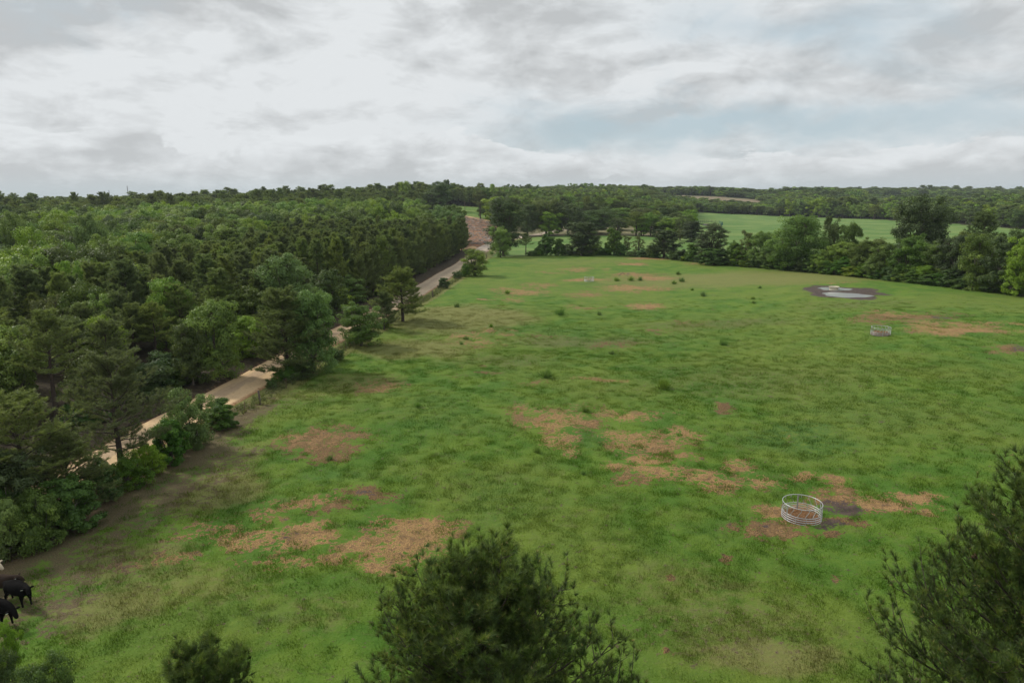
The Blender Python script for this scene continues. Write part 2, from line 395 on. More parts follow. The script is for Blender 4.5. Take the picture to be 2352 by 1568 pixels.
def blades(P, Dn, length, width, rng, n, spread, droop=0.0, along=0.0, tone=None):
    """needle brushes: n blades round every shoot (P base, Dn direction). returns tri V, F, tone"""
    m = len(P); L = np.broadcast_to(np.asarray(length, float), (m,))
    q = rng.normal(size=(m, n, 3)); d = Dn[:, None, :]
    q = unit(q - (q*d).sum(-1, keepdims=True)*d)
    sp_ = rng.uniform(spread*0.35, spread, (m, n, 1))
    bd = unit(d*np.cos(sp_) + q*np.sin(sp_)); bd[..., 2] -= droop; bd = unit(bd)
    t = rng.uniform(0, 1, (m, n, 1))*along
    base = P[:, None, :] + d*t
    ll = L[:, None, None]*rng.uniform(0.7, 1.1, (m, n, 1))
    side = unit(np.cross(bd, rng.normal(size=(m, n, 3))))*(width/2)
    v0 = base-side; v1 = base+side; v2 = base+bd*ll
    V = np.stack([v0, v1, v2], 2).reshape(-1, 3); F = np.arange(len(V)).reshape(-1, 3)
    tn = np.full((m, n), 0.5) if tone is None else np.repeat(tone[:, None], n, 1)
    tn = tn + rng.normal(0, .07, (m, n))
    return V, F, np.repeat(tn.ravel(), 3)
def leaves(C, N, size, rng, tone, aspect=0.62):
    """rhombic leaves centred at C with normal N -> quads"""
    m = len(C); s = np.broadcast_to(np.asarray(size, float), (m,))[:, None]*rng.uniform(.7, 1.25, (m, 1))
    N = unit(N); a = unit(np.cross(N, rng.normal(size=(m, 3)))); b = np.cross(N, a)
    V = np.stack([C-a*s/2, C+b*s/2*aspect + N*s*.06, C+a*s/2 - N*s*.05, C-b*s/2*aspect + N*s*.06], 1).reshape(-1, 3)
    return V, np.arange(len(V)).reshape(-1, 4), np.repeat(tone, 4)

def pine_skeleton(Ht, Rad, crown_frac, seed, nlimb, nsec, nshoot, top_open=1.0, lean=0.0, shape=0.75, sec=(.16, .34)):
    rng = np.random.default_rng(seed)
    base = Ht*(1-crown_frac)
    zz = np.linspace(0, Ht, 9); wob = np.cumsum(rng.normal(0, .012*Ht/9*2, (9, 2)), 0); wob[0] = 0
    trunk = np.column_stack([wob[:, 0]+lean*(zz/Ht)**2, wob[:, 1], zz])
    r0 = 0.016*Ht+0.03; trad = r0*(1-0.92*(zz/Ht)**1.1)
    paths = [(trunk, trad)]; limbs = []; SP, SD, ST = [], [], []
    def tp(z): return np.array([np.interp(z, zz, trunk[:, 0]), np.interp(z, zz, trunk[:, 1]), z])
    for i in range(nlimb):
        f = (i+rng.uniform(0, .9))/nlimb; z = base + (Ht-base)*(f**0.85)*0.985
        q = (Ht-z)/(Ht-base)                         # 1 at crown base, 0 at top
        L = Rad*(0.24 + 0.80*min(1.0, (q*1.25))**shape)*(1.0 if q < .75 else 1.0-0.9*(q-.75))*rng.uniform(.72, 1.15)
        a = i*2.399+rng.uniform(-.4, .4); e0 = R(18+48*(1-q)+rng.uniform(-10, 10))
        k = 6; pts = [tp(z)]; d = np.array([math.cos(a)*math.cos(e0), math.sin(a)*math.cos(e0), math.sin(e0)])
        for s in range(k):
            pts.append(pts[-1]+d*L/k); d = unit(d + np.array([0, 0, .10*(s-1.5)]) + rng.normal(0, .10, 3))
        pts = np.array(pts); lr = max(.012, 0.009*L+0.006*(1-f))
        limbs.append((pts, np.linspace(lr*1.6, lr*.35, k+1)))
        nsx = max(2, int(round(nsec*(.35+.65*L/Rad))))
        for s in range(nsx):
            t = (0.20+0.80*(s+rng.uniform(0, 1))/nsx)*k; ii = min(int(t), k-1); p = pts[ii]+(pts[ii+1]-pts[ii])*(t-ii)
            bd = unit(pts[ii+1]-pts[ii]); sgn = 1 if s % 2 else -1
            sd = unit(np.cross(bd, [0, 0, 1]))*sgn; l2 = L*rng.uniform(*sec)*(1.15-0.55*t/k)
            dd = unit(bd*.6+sd*rng.uniform(.5, 1.2)+np.array([0, 0, rng.uniform(.0, .55)]))
            p2 = p+dd*l2*.55; dd2 = unit(dd+np.array([0, 0, .5])); p3 = p2+dd2*l2*.45
            limbs.append((np.array([p, p2, p3]), np.array([lr*.45, lr*.3, lr*.15])))
            tw = rng.uniform(-.12, .12)
            for h in range(nshoot):
                u = (h+1)/nshoot; pp = p + (p2-p)*min(u*1.8, 1) if u < .55 else p2+(p3-p2)*((u-.55)/.45)
                sdn = unit(dd*.65+np.array([0, 0, .60])+rng.normal(0, .42, 3))
                SP.append(pp+rng.normal(0, .03*Rad/3, 3)); SD.append(sdn); ST.append(.45+tw+rng.normal(0, .10))
        SP.append(pts[-1]); SD.append(unit(d+np.array([0, 0, .5]))); ST.append(.55)
    for h in range(max(3, nshoot*2)):                 # leader cluster
        SP.append(tp(Ht*(1-.02*h*0.4))); SD.append(unit(np.array([0, 0, 1.])+rng.normal(0, .3, 3))); ST.append(.55)
    SP = np.array(SP); k_ = Ht/(np.percentile(SP[:, 2], 99.8)+.12)
    SP[:, 2] *= k_; limbs = [(l[0]*[1, 1, k_], l[1]) for l in limbs]; paths = [(p_[0]*[1, 1, k_], p_[1]) for p_ in paths]
    return paths, limbs, SP, np.array(SD), np.array(ST), rng

def make_pine(seed, Ht, Rad, cf, nl, ns, nsh, nb, blen, bw, spread=0.9, along=.25, mat='pine', limbsides=3, shape=.75):
    paths, limbs, SP, SD, ST, rng = pine_skeleton(Ht, Rad, cf, seed, nl, ns, nsh, shape=shape, sec=(.22, .45))
    V1, F1 = tubes(paths, 7); V2, F2 = tubes(limbs, limbsides)
    trunk = new_mesh('pine_trunk', np.concatenate([V1, V2]), np.concatenate([F1, F2+len(V1)]), M['bark'], True)
    V, F, T = blades(SP, SD, blen, bw, rng, nb, spread, 0.0, along, ST)
    return dict(crown=new_mesh('pine_crown', V, F, M[mat], False, {'tone': T}), trunk=trunk, H=Ht*1.02, W=2*np.percentile(np.hypot(SP[:, 0], SP[:, 1]), 97))

def make_broad(seed, Ht, Rad, base_f, nlobe, nclump, nleaf, lsize, mat, cone=0.0, flat=0.75, mesh_trunk=True, loose=0.0, bark='greybark'):
    rng = np.random.default_rng(seed)
    zb = Ht*base_f; hc = (Ht-zb)/2; zc = zb+hc
    lobes = []
    for i in range(nlobe):
        zr = -.78 + 1.40*((i+rng.uniform(.1, .9))/nlobe); a_ = i*2.4+rng.uniform(-.5, .5); f = rng.uniform(.72, 1.0)*math.sqrt(max(.12, 1-.55*(zr+.1)**2))*.62
        d = np.array([math.cos(a_), math.sin(a_), 0])
        w = (1-cone*(zr+1)/2)
        c = np.array([d[0]*f*Rad*w*(1+loose*rng.uniform(-.2, .5)), d[1]*f*Rad*w, zc+zr*hc]); rl = Rad*rng.uniform(.36, .52)*(1-.45*cone*(zr+1)/2)
        lobes.append((c, rl))
    lobes.append((np.array([rng.normal(0, .1*Rad), rng.normal(0, .1*Rad), zc+hc*.52]), Rad*.44*(1-.5*cone)))
    if base_f < .12: lobes.append((np.array([0, 0, zb+hc*.35]), Rad*.62))
    CC, RC, TT, LB = [], [], [], []
    for i in range(nclump):
        c, rl = lobes[i % len(lobes)]; d = unit(rng.normal(size=3)+np.array([0, 0, .35]))
        p = c + d*rl*rng.uniform(.55, 1.02)*np.array([1, 1, .85])
        if p[2] < zb*.6+.05: p[2] = zb*.6+.05+rng.uniform(0, .3)
        CC.append(p); RC.append(Rad*rng.uniform(.13, .24)*(1-.3*cone)*(18/max(nclump/ (1+nlobe*.2), 6))**.12); TT.append(rng.normal(.47, .15)); LB.append(c)
    CC = np.array(CC); RC = np.array(RC); TT = np.array(TT); LB = np.array(LB)
    d = unit(rng.normal(size=(nclump, nleaf, 3))+np.array([0, 0, .30]))
    P = CC[:, None, :] + d*RC[:, None, None]*rng.uniform(.45, 1.12, (nclump, nleaf, 1))*np.array([1.1, 1.1, flat])
    out = unit(CC-LB)
    N = unit(d + 0.5*out[:, None, :]+np.array([0, 0, .35]) + rng.normal(0, .55, d.shape))
    T = (TT[:, None]+rng.normal(0, .10, (nclump, nleaf))).ravel()
    P = P.reshape(-1, 3); P[:, 2] = np.maximum(P[:, 2], .02)
    V, F, T = leaves(P, N.reshape(-1, 3), lsize, rng, T)
    crown = new_mesh('tree_crown', V, F, M[mat], False, {'tone': T})
    paths = []; r0 = .020*Ht+.03; fk = max(zb*1.05, Ht*.22)
    tk = np.array([[0, 0, -.1], [rng.normal(0, .05), rng.normal(0, .05), fk*.5], [rng.normal(0, .1), rng.normal(0, .1), fk], [0, 0, zc+hc*.3]])
    paths.append((tk, np.array([r0*1.3, r0, r0*.85, r0*.2])))
    for c, rl in lobes:
        a = tk[2]*rng.uniform(.8, 1.0); m_ = (a+c)/2+np.array([0, 0, -.12*Rad])+rng.normal(0, .05*Rad, 3)
        paths.append((np.array([a, m_, c]), np.array([r0*.55, r0*.36, r0*.16])))
    for i in range(0, nclump, 2):
        paths.append((np.array([LB[i], (LB[i]+CC[i])/2+rng.normal(0, .04*Rad, 3), CC[i]]), np.array([r0*.16, r0*.1, r0*.04])))
    Vt, Ft = tubes(paths, 5)
    trunk = new_mesh('tree_trunk', Vt, Ft, M[bark], True)
    zs = np.percentile(V[:, 2], 99.6); ws = np.percentile(np.hypot(V[:, 0], V[:, 1]), 97)
    return dict(crown=crown, trunk=trunk, H=zs, W=2*ws)

PROT = {}
# mid-distance pines: open stand and dense plantation
PROT['pine'] = [make_pine(11+i, 10.5, 2.6, (.54, .62, .50, .58)[i], 34, 9, 4, 11, .34, .055, 0.95, .22, 'pine', shape=.5) for i in range(4)]
PROT['pine_dense'] = [make_pine(31+i, 10.5, 2.1, .90, 50, 7, 4, 9, .40, .085, .95, .2, 'pine', shape=.45) for i in range(3)]
PROT['pine_near'] = [make_pine(51+i, 10.5, 3.4, (.82, .76, .80)[i], 46, 13, 4, 22, .24, .026, .95, .22, 'pine', 4, shape=.42) for i in range(3)]
PROT['pine_full'] = [make_pine(61+i, 10, 3.0, .90, 64, 12, 5, 12, .28, .045, .95, .22, 'pine', shape=.42) for i in range(2)]
PROT['pine_far'] = [make_pine(71+i, 14, 2.9, (.68, .80)[i], 26, 5, 3, 7, .8, .22, 1.0, .3, 'pine', shape=.5) for i in range(2)]
PROT['leaf'] = [make_broad(101+i, 10, 4.0, .06, 12+i, 120, 120, .27, ('leaf', 'leaf', 'bright', 'darkleaf')[i]) for i in range(4)]
PROT['bright'] = [make_broad(121+i, 9.5, 3.6, .06, 12, 140, 130, .22, 'bright') for i in range(2)]
PROT['dark'] = [make_broad(131+i, 10, 4.2, .04, 12, 140, 130, .25, 'darkleaf', flat=.8) for i in range(2)]
PROT['hedge'] = [make_broad(136+i, 9, 4.0, .0, 14, 170, 130, .23, ('leaf', 'vine', 'darkleaf', 'bright', 'leaf')[i], cone=.25) for i in range(5)]
PROT['olive'] = [make_broad(144+i, 10, 3.4, .12, 11, 100, 90, .24, 'olive', loose=.4) for i in range(2)]
PROT['meadow'] = [make_broad(146+i, 11, 4.6, .05, 14, 160, 120, .28, ('leaf', 'olive', 'darkleaf')[i]) for i in range(3)]
PROT['sparse'] = [make_broad(151+i, 7, 2.0, .10, 9, 60, 80, .17, 'olive', loose=.5) for i in range(2)]
PROT['vine'] = [make_broad(161+i, 5, 2.4, .0, 12, 130, 140, .19, 'vine', cone=.55) for i in range(3)]
PROT['bush'] = [make_broad(171+i, 3.2, 1.9, .0, 10, 110, 130, .13, ('leaf', 'vine', 'bright')[i]) for i in range(3)]
PROT['cedar'] = [make_broad(181+i, 7, 2.4, .0, 18, 200, 100, .15, 'cedar', cone=.5) for i in range(2)]
PROT['big'] = [make_broad(191+i, 12, 5.5, .03, 16, 200, 150, .28, ('leaf', 'darkleaf', 'leaf')[i]) for i in range(3)]
PROT['leaf_far'] = [make_broad(201+i, 13, 5.2, .08, 10, 48, 40, .85, ('leaf', 'leaf', 'bright', 'darkleaf')[i]) for i in range(4)]
PROT['darkpine'] = [make_broad(221+i, 11, 3.6, .04, 20, 260, 100, .17, 'cedar', cone=.25, flat=.6, bark='bark') for i in range(2)]
PROT['sapling'] = [make_broad(211, 3.4, 1.6, .1, 9, 120, 120, .10, 'bright'), make_broad(212, 3.4, 1.9, .06, 9, 150, 130, .10, 'leaf')]

FAR_SRC = {}
def put_tree(key, var, x, y, Hm, Wm, label, group=None, cat='tree', name=None, rz=None, z=None):
    p = PROT[key][var % len(PROT[key])]
    z = float(H(x, y)[0]) if z is None else z
    s = Wm/p['W']; sz = Hm/p['H']
    nm = name or ('pine_tree' if 'pine' in key else 'broadleaf_tree')
    e = empty(nm, (x, y, z-.05), random.uniform(0, 6.28) if rz is None else rz, (s, s, sz))
    t = link('trunk', p['trunk'], e); c = link('crown', p['crown'], e)
    tag(e, label, cat, group)
    FAR_SRC.setdefault((key, var % len(PROT[key])), (c, t))
    return e
def tree_px(key, var, px, pyb, pyt, wpx, label, group=None, cat='tree', name=None, r=None):
    x, y = G(px, pyb) if r is None else PR(px, r)
    z = float(H(x, y)[0]); hm = height_for(x, y, z, pyt); wm = wpx*depth(x, y, z)/FPX
    return put_tree(key, var, x, y, hm, wm, label, group, cat, name)

# ------------------------------------------------------------------ ground
HAY_PX = [  # px, py, rx, ry, hay (light straw), litter/dark
 (740, 1005, 78, 30, .35, .9), (745, 1040, 60, 25, .2, .9), (690, 1000, 40, 20, .5, .5),
 (955, 1212, 95, 30, 1.0, .1), (920, 1255, 105, 28, .9, .4), (830, 1270, 80, 25, .7, .3), (990, 1235, 60, 22, 1.0, .1),
 (600, 1180, 50, 18, .4, .5), (560, 1235, 70, 22, .8, .3), (700, 1215, 60, 16, .7, .3), (690, 1255, 65, 22, .9, .3), (640, 1300, 90, 12, .5, .3),
 (700, 1150, 90, 14, .45, .5), (850, 1135, 48, 16, .1, 1.0), (770, 1170, 45, 14, .2, .9), (500, 1200, 60, 20, .35, .4), (430, 1225, 60, 15, .3, .3), (750, 1300, 60, 12, .6, .3), (870, 1300, 60, 12, .8, .2),
 (1270, 955, 80, 22, .65, .5), (1250, 980, 55, 18, .75, .3), (1350, 975, 45, 18, .4, .9), (1450, 950, 70, 14, .7, .3), (1205, 960, 30, 12, .3, .8), (1270, 1010, 40, 20, .6, .3), (1280, 1035, 25, 14, .5, .3),
 (1440, 1015, 65, 18, .6, .6), (1510, 1025, 65, 20, .5, .8), (1560, 1000, 40, 14, .7, .4), (1480, 1060, 40, 14, .9, .2), (1500, 1085, 60, 14, .7, .4), (1410, 1080, 35, 14, .6, .3), (1450, 1110, 40, 12, .3, .7), (1560, 1055, 45, 12, .5, .6),
 (1600, 1100, 55, 14, .8, .4), (1640, 1120, 40, 14, .7, .6), (1700, 1075, 35, 20, .6, .3), (1730, 1110, 45, 15, .6, .5), (1830, 1100, 30, 12, .8, .2),
 (1790, 1175, 45, 22, .7, .6), (1770, 1215, 70, 22, .3, 1.0), (1840, 1195, 60, 20, .6, .7), (1830, 1235, 60, 10, .3, .9), (1850, 1170, 45, 14, .8, .4),
 (1930, 1115, 38, 18, .7, .5), (1925, 1150, 55, 18, .5, .9), (2005, 1155, 35, 14, 1.0, .0), (2090, 1145, 48, 9, 1.0, .1), (2110, 1172, 26, 8, .7, .3), (1960, 1205, 35, 12, .1, 1.0), (2020, 1170, 45, 12, .3, .6),
 (2090, 727, 95, 10, .35, .9), (2200, 757, 105, 12, .9, .3), (2120, 745, 50, 8, .8, .2), (2040, 722, 45, 8, .5, .3), (2310, 747, 50, 5, .6, .3), (2330, 802, 50, 12, .3, .7),
 (1455, 631, 55, 5, .6, .7), (1500, 640, 50, 5, .8, .4), (1440, 661, 62, 7, .75, .5), (1500, 665, 45, 6, .6, .6), (1345, 678, 38, 6, .55, .7), (1482, 703, 35, 8, .9, .6), (1205, 672, 50, 8, .75, .3), (1240, 657, 35, 5, .5, .5), (1105, 687, 22, 3, .8, .1), (1155, 665, 25, 4, .5, .2),
 (1490, 594, 42, 3.5, .9, .1), (1450, 608, 32, 3, .9, .0), (1345, 644, 42, 4, .8, .0), (1325, 619, 42, 4, .6, .3), (1270, 627, 40, 3, .5, .2), (1395, 618, 18, 3, .5, .2), (1620, 605, 40, 2.5, .6, .0),
 (1070, 772, 42, 8, .7, .1), (1130, 765, 50, 6, .5, .2), (1090, 792, 50, 7, .5, .3), (1340, 705, 40, 4, .4, .3),
 (885, 888, 55, 14, .55, .4), (1370, 870, 45, 4, .75, .0), (1110, 855, 60, 4, .0, .6), (1665, 940, 24, 9, .1, 1.0), (1230, 880, 20, 5, .2, .5),
 (1570, 742, 30, 8, .2, .6), (1500, 762, 40, 7, .15, .6), (1420, 790, 70, 6, .0, .5), (1250, 775, 60, 5, .0, .4),
 (1675, 1280, 16, 5, .0, .8), (1570, 1342, 12, 5, .0, .8), (1520, 1495, 14, 7, .1, .8), (1950, 1240, 20, 9, .0, 1.0), (1900, 1330, 14, 5, .2, .6), (1800, 1010, 12, 4, .3, .3),
 (350, 1290, 90, 20, .35, .3), (1180, 690, 25, 4, .5, .2), (1930, 650, 60, 2.5, .5, .1),
]
def ground_attrs(x, y):
    n = x.shape; r = np.hypot(x, y)
    wx = x + (fbm(x, y, .35, 21, 3)-.5)*3.4*np.clip(r/60, .6, 1.6); wy = y + (fbm(x, y, .30, 22, 3)-.5)*4.6*np.clip(r/60, .6, 2.2)
    hay = np.zeros(n); lit = np.zeros(n)
    for (px, py, rx, ry, a, b) in HAY_PX:
        cx, cy, ex, ey = wellipse(px, py, rx, ry)
        near = (np.abs(x-cx) < ex*2+4) & (np.abs(y-cy) < ey*2+8)
        if not near.any(): continue
        d = np.hypot((wx[near]-cx)/ex, (wy[near]-cy)/ey); w = sstep(d, 1.75, .15)*.88
        hay[near] = np.maximum(hay[near], w*a); lit[near] = np.maximum(lit[near], w*b)
    w2x = x + (fbm(x, y, .4, 31, 3)-.5)*2.5; w2y = y + (fbm(x, y, .4, 32, 3)-.5)*2.5
    pad = r*0
    main = inpoly(w2x, w2y, MAIN); mead = inpoly(w2x, w2y, MEADOW); hill = inpoly(w2x, w2y, HILLF)
    brown = inpoly(x, y, BROWNF); small = inpoly(x, y, SMALLF)
    clear = inpoly(w2x, w2y, CLEAR) & ~hill
    dry = inpoly(w2x, w2y, DRYG)
    roadside = (np.abs(x-road_x(y)-1.6) < 4.2) & (y < 300) & (y > -40)
    grass = main | mead | hill | small | roadside
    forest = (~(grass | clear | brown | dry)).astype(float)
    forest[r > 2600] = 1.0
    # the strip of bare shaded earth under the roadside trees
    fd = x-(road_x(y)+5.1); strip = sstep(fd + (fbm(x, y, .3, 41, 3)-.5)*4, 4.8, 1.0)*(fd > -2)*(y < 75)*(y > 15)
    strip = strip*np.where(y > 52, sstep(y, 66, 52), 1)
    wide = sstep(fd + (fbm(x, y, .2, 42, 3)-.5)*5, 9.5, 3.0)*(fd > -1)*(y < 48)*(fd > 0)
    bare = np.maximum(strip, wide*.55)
    hm = np.where(main | mead, 1.0, 0.0)
    bank = sstep(np.abs(x-road_x(y)+4.3), 2.9, 1.8)*((y < 240) & (y > -40))
    leftbare = sstep(fbm(x, y, .06, 55, 3), .52, .60)*(x < road_x(y)-14)*(r < 130)
    track = sstep(seg_dist(x, y, [G(1003, 487), G(1050, 494), G(1085, 500), G(1117, 507)]), 4.5, 2.5)
    track = np.maximum(track, sstep(seg_dist(x, y, [G(1060, 574), G(1090, 569), G(1103, 571)]), 2.4, 1.2))
    olive = np.zeros(n)
    for (px, py, rx, ry, a) in [(1050, 730, 230, 40, 1.), (950, 800, 200, 36, .8), (500, 1120, 160, 70, .8), (300, 1280, 200, 80, .7), (250, 1400, 220, 90, .8), (820, 880, 160, 40, .6), (1600, 1330, 260, 60, .55), (1750, 1500, 260, 60, .8), (1250, 1130, 160, 60, .3), (700, 1420, 200, 70, .5), (1700, 640, 500, 25, .75), (2100, 620, 300, 30, .75), (1300, 600, 300, 12, .5), (1500, 820, 350, 45, .35), (1650, 1400, 330, 110, .5), (400, 1350, 300, 90, .6), (700, 900, 120, 50, .55), (2250, 900, 150, 60, .3), (560, 1050, 100, 60, .6), (1650, 850, 300, 70, .35), (1430, 770, 520, 26, .35)]:
        cx, cy, ex, ey = wellipse(px, py, rx, ry); olive = np.maximum(olive, a*sstep(np.hypot((wx-cx)/ex, (wy-cy)/ey), 1.3, .3))
    olive = np.maximum(olive, (roadside & (x > road_x(y)))*1.3)
    lush = np.zeros(n)
    for (px, py, rx, ry, a) in [(1840, 1010, 130, 45, 1.), (1260, 940, 70, 10, .6), (1340, 1010, 55, 16, .7), (1230, 760, 200, 16, .5), (1000, 950, 110, 60, .45), (1150, 1150, 90, 50, .4), (770, 1100, 90, 14, .6), (600, 1430, 90, 30, .5), (850, 1220, 60, 20, .7), (900, 900, 60, 15, .3), (1500, 1300, 90, 50, .3), (2000, 950, 200, 50, .35), (1650, 1230, 80, 30, .4), (1390, 655, 80, 6, .5)]:
        cx, cy, ex, ey = wellipse(px, py, rx, ry); lush = np.maximum(lush, a*sstep(np.hypot((wx-cx)/ex, (wy-cy)/ey), 1.3, .4))
    trample = np.zeros(n)
    for (px, py, rx, ry, a) in [(1350, 785, 220, 14, .8), (1650, 745, 220, 12, .7), (1950, 700, 150, 10, .6), (1150, 830, 150, 18, .6), (1700, 880, 300, 50, .45), (1650, 1450, 280, 90, .45)]:
        cx, cy, ex, ey = wellipse(px, py, rx, ry); trample = np.maximum(trample, a*sstep(np.hypot((wx-cx)/ex, (wy-cy)/ey), 1.3, .3))
    mud = np.zeros(n)
    px_, py_, _ = POND
    mud = sstep(np.hypot((w2x-px_-.2)/6.5, (w2y-py_)/8.4)+(fbm(x, y, .25, 33, 4)-.5)*.9, 1.18, .85)
    for (px, py, rx, ry, a) in [(1935, 1168, 55, 26, .68), (1930, 1212, 30, 16, .70), (2140, 728, 40, 5, .8), (850, 1140, 30, 9, .55), (2380, 800, 50, 10, .6), (1770, 1210, 40, 14, .35)]:
        cx, cy, ex, ey = wellipse(px, py, rx, ry); mud = np.maximum(mud, a*sstep(np.hypot((wx-cx)/ex, (wy-cy)/ey), 1.3, .6))
    far_ = sstep(r, 195, 260)*mead
    return dict(hay=hay*hm, litter=lit*hm, forest=forest, bare=bare, bank=bank, track=track, clear=clear.astype(float), brownf=(brown | dry).astype(float)*np.where(dry, .75, 1.),
                olive=olive*np.maximum(hm, roadside), lush=lush*hm, trample=trample*hm, mud=mud*hm, meadow=np.maximum(mead*1.0, hill*.35), leftbare=leftbare)

def ground_sheet():
    a1 = np.linspace(R(-46), R(46), 500)
    a2 = np.linspace(R(46), R(314), 50)[1:-1]
    ang = np.concatenate([a1, a2])
    rr = [0.6, 2, 4, 7, 10, 13, 16, 18.5]
    while rr[-1] < 460: rr.append(rr[-1]*1.0085)
    while rr[-1] < 15000: rr.append(rr[-1]*1.035)
    rr = np.array(rr); na, nr = len(ang), len(rr)
    A, RR = np.meshgrid(ang, rr); X = (np.sin(A)*RR).ravel(); Y = (np.cos(A)*RR).ravel()
    Z = H(X, Y); at = ground_attrs(X, Y)
    n1 = fbm(X, Y, 1.1, 61, 2)-.5
    Z = Z + n1*.14*sstep(np.hypot(X, Y), 300, 60)*(1-at['mud'])*(1-(np.abs(X-road_x(Y)) < 3.2))
    Z = Z + at['litter']*np.maximum(fbm(X, Y, .9, 62, 3)-.42, 0)*.7*(np.hypot(X, Y) < 100)
    i = np.arange(nr-1)[:, None]*na; j = np.arange(na)[None, :]; j2 = (j+1) % na
    F = np.stack([i+j, i+na+j, i+na+j2, i+j2], -1).reshape(-1, 4)[:, ::-1]
    # close the centre
    me = new_mesh('ground', np.column_stack([X, Y, Z]), F, None, True, at)
    return me

def grass_colour(t, tuft=False):
    geo = t.node('ShaderNodeNewGeometry'); P = geo.outputs['Position']
    sx = t.node('ShaderNodeSeparateXYZ'); t.put(sx.inputs[0], P); P2 = t.comb(sx.outputs[0], sx.outputs[1], 0.0)
    nb_ = t.noise(P2, .045, 3, .6); nm = t.noise(P2, .28, 4, .62); ns = t.noise(P2, 1.6, 4, .65); nf = t.noise(P2, 8.0, 3, .7)
    if tuft:
        at = {}
        for k in ('olive', 'lush', 'meadow'):
            a_ = t.node('ShaderNodeAttribute'); a_.attribute_type = 'INSTANCER'; a_.attribute_name = k; at[k] = a_.outputs['Fac']
    else: at = {k: t.attr(k) for k in ('olive', 'lush', 'meadow')}
    g = t.mix(t.step(nm, .38, .62), (.060, .142, .011), (.106, .182, .017))
    g = t.mix(t.math('MULTIPLY', t.step(nb_, .42, .60), .5), g, (.150, .188, .030))
    np_ = t.noise(P2, .75, 4, .7, .5)
    g = t.mix(t.math('MULTIPLY', t.step(np_, .55, .70), .35), g, (.125, .120, .050))
    g = t.mix(t.math('MULTIPLY', t.step(np_, .46, .34), .35), g, (.062, .138, .016))
    fo = t.math('ADD', t.math('MULTIPLY', at['olive'], .9), t.math('MULTIPLY', t.math('SUBTRACT', ns, .5), .9))
    g = t.mix(t.math('MULTIPLY', t.step(fo, .28, .75), .72), g, (.195, .180, .062))
    g = t.mix(t.math('MULTIPLY', t.math('MULTIPLY', at['lush'], t.step(ns, .30, .60)), .8), g, (.048, .125, .020))
    g = t.mix(t.math('MULTIPLY', t.step(ns, .54, .70), .25), g, (.048, .112, .013))
    g = t.mix(t.math('MULTIPLY', t.step(nf, .52, .68), .38), g, (.160, .220, .050))
    g = t.mix(t.math('MULTIPLY', at['meadow'], .75), g, t.mix(t.step(nb_, .40, .62), (.085, .175, .038), (.160, .240, .066)))
    return g, P2, nb_, nm, ns, nf
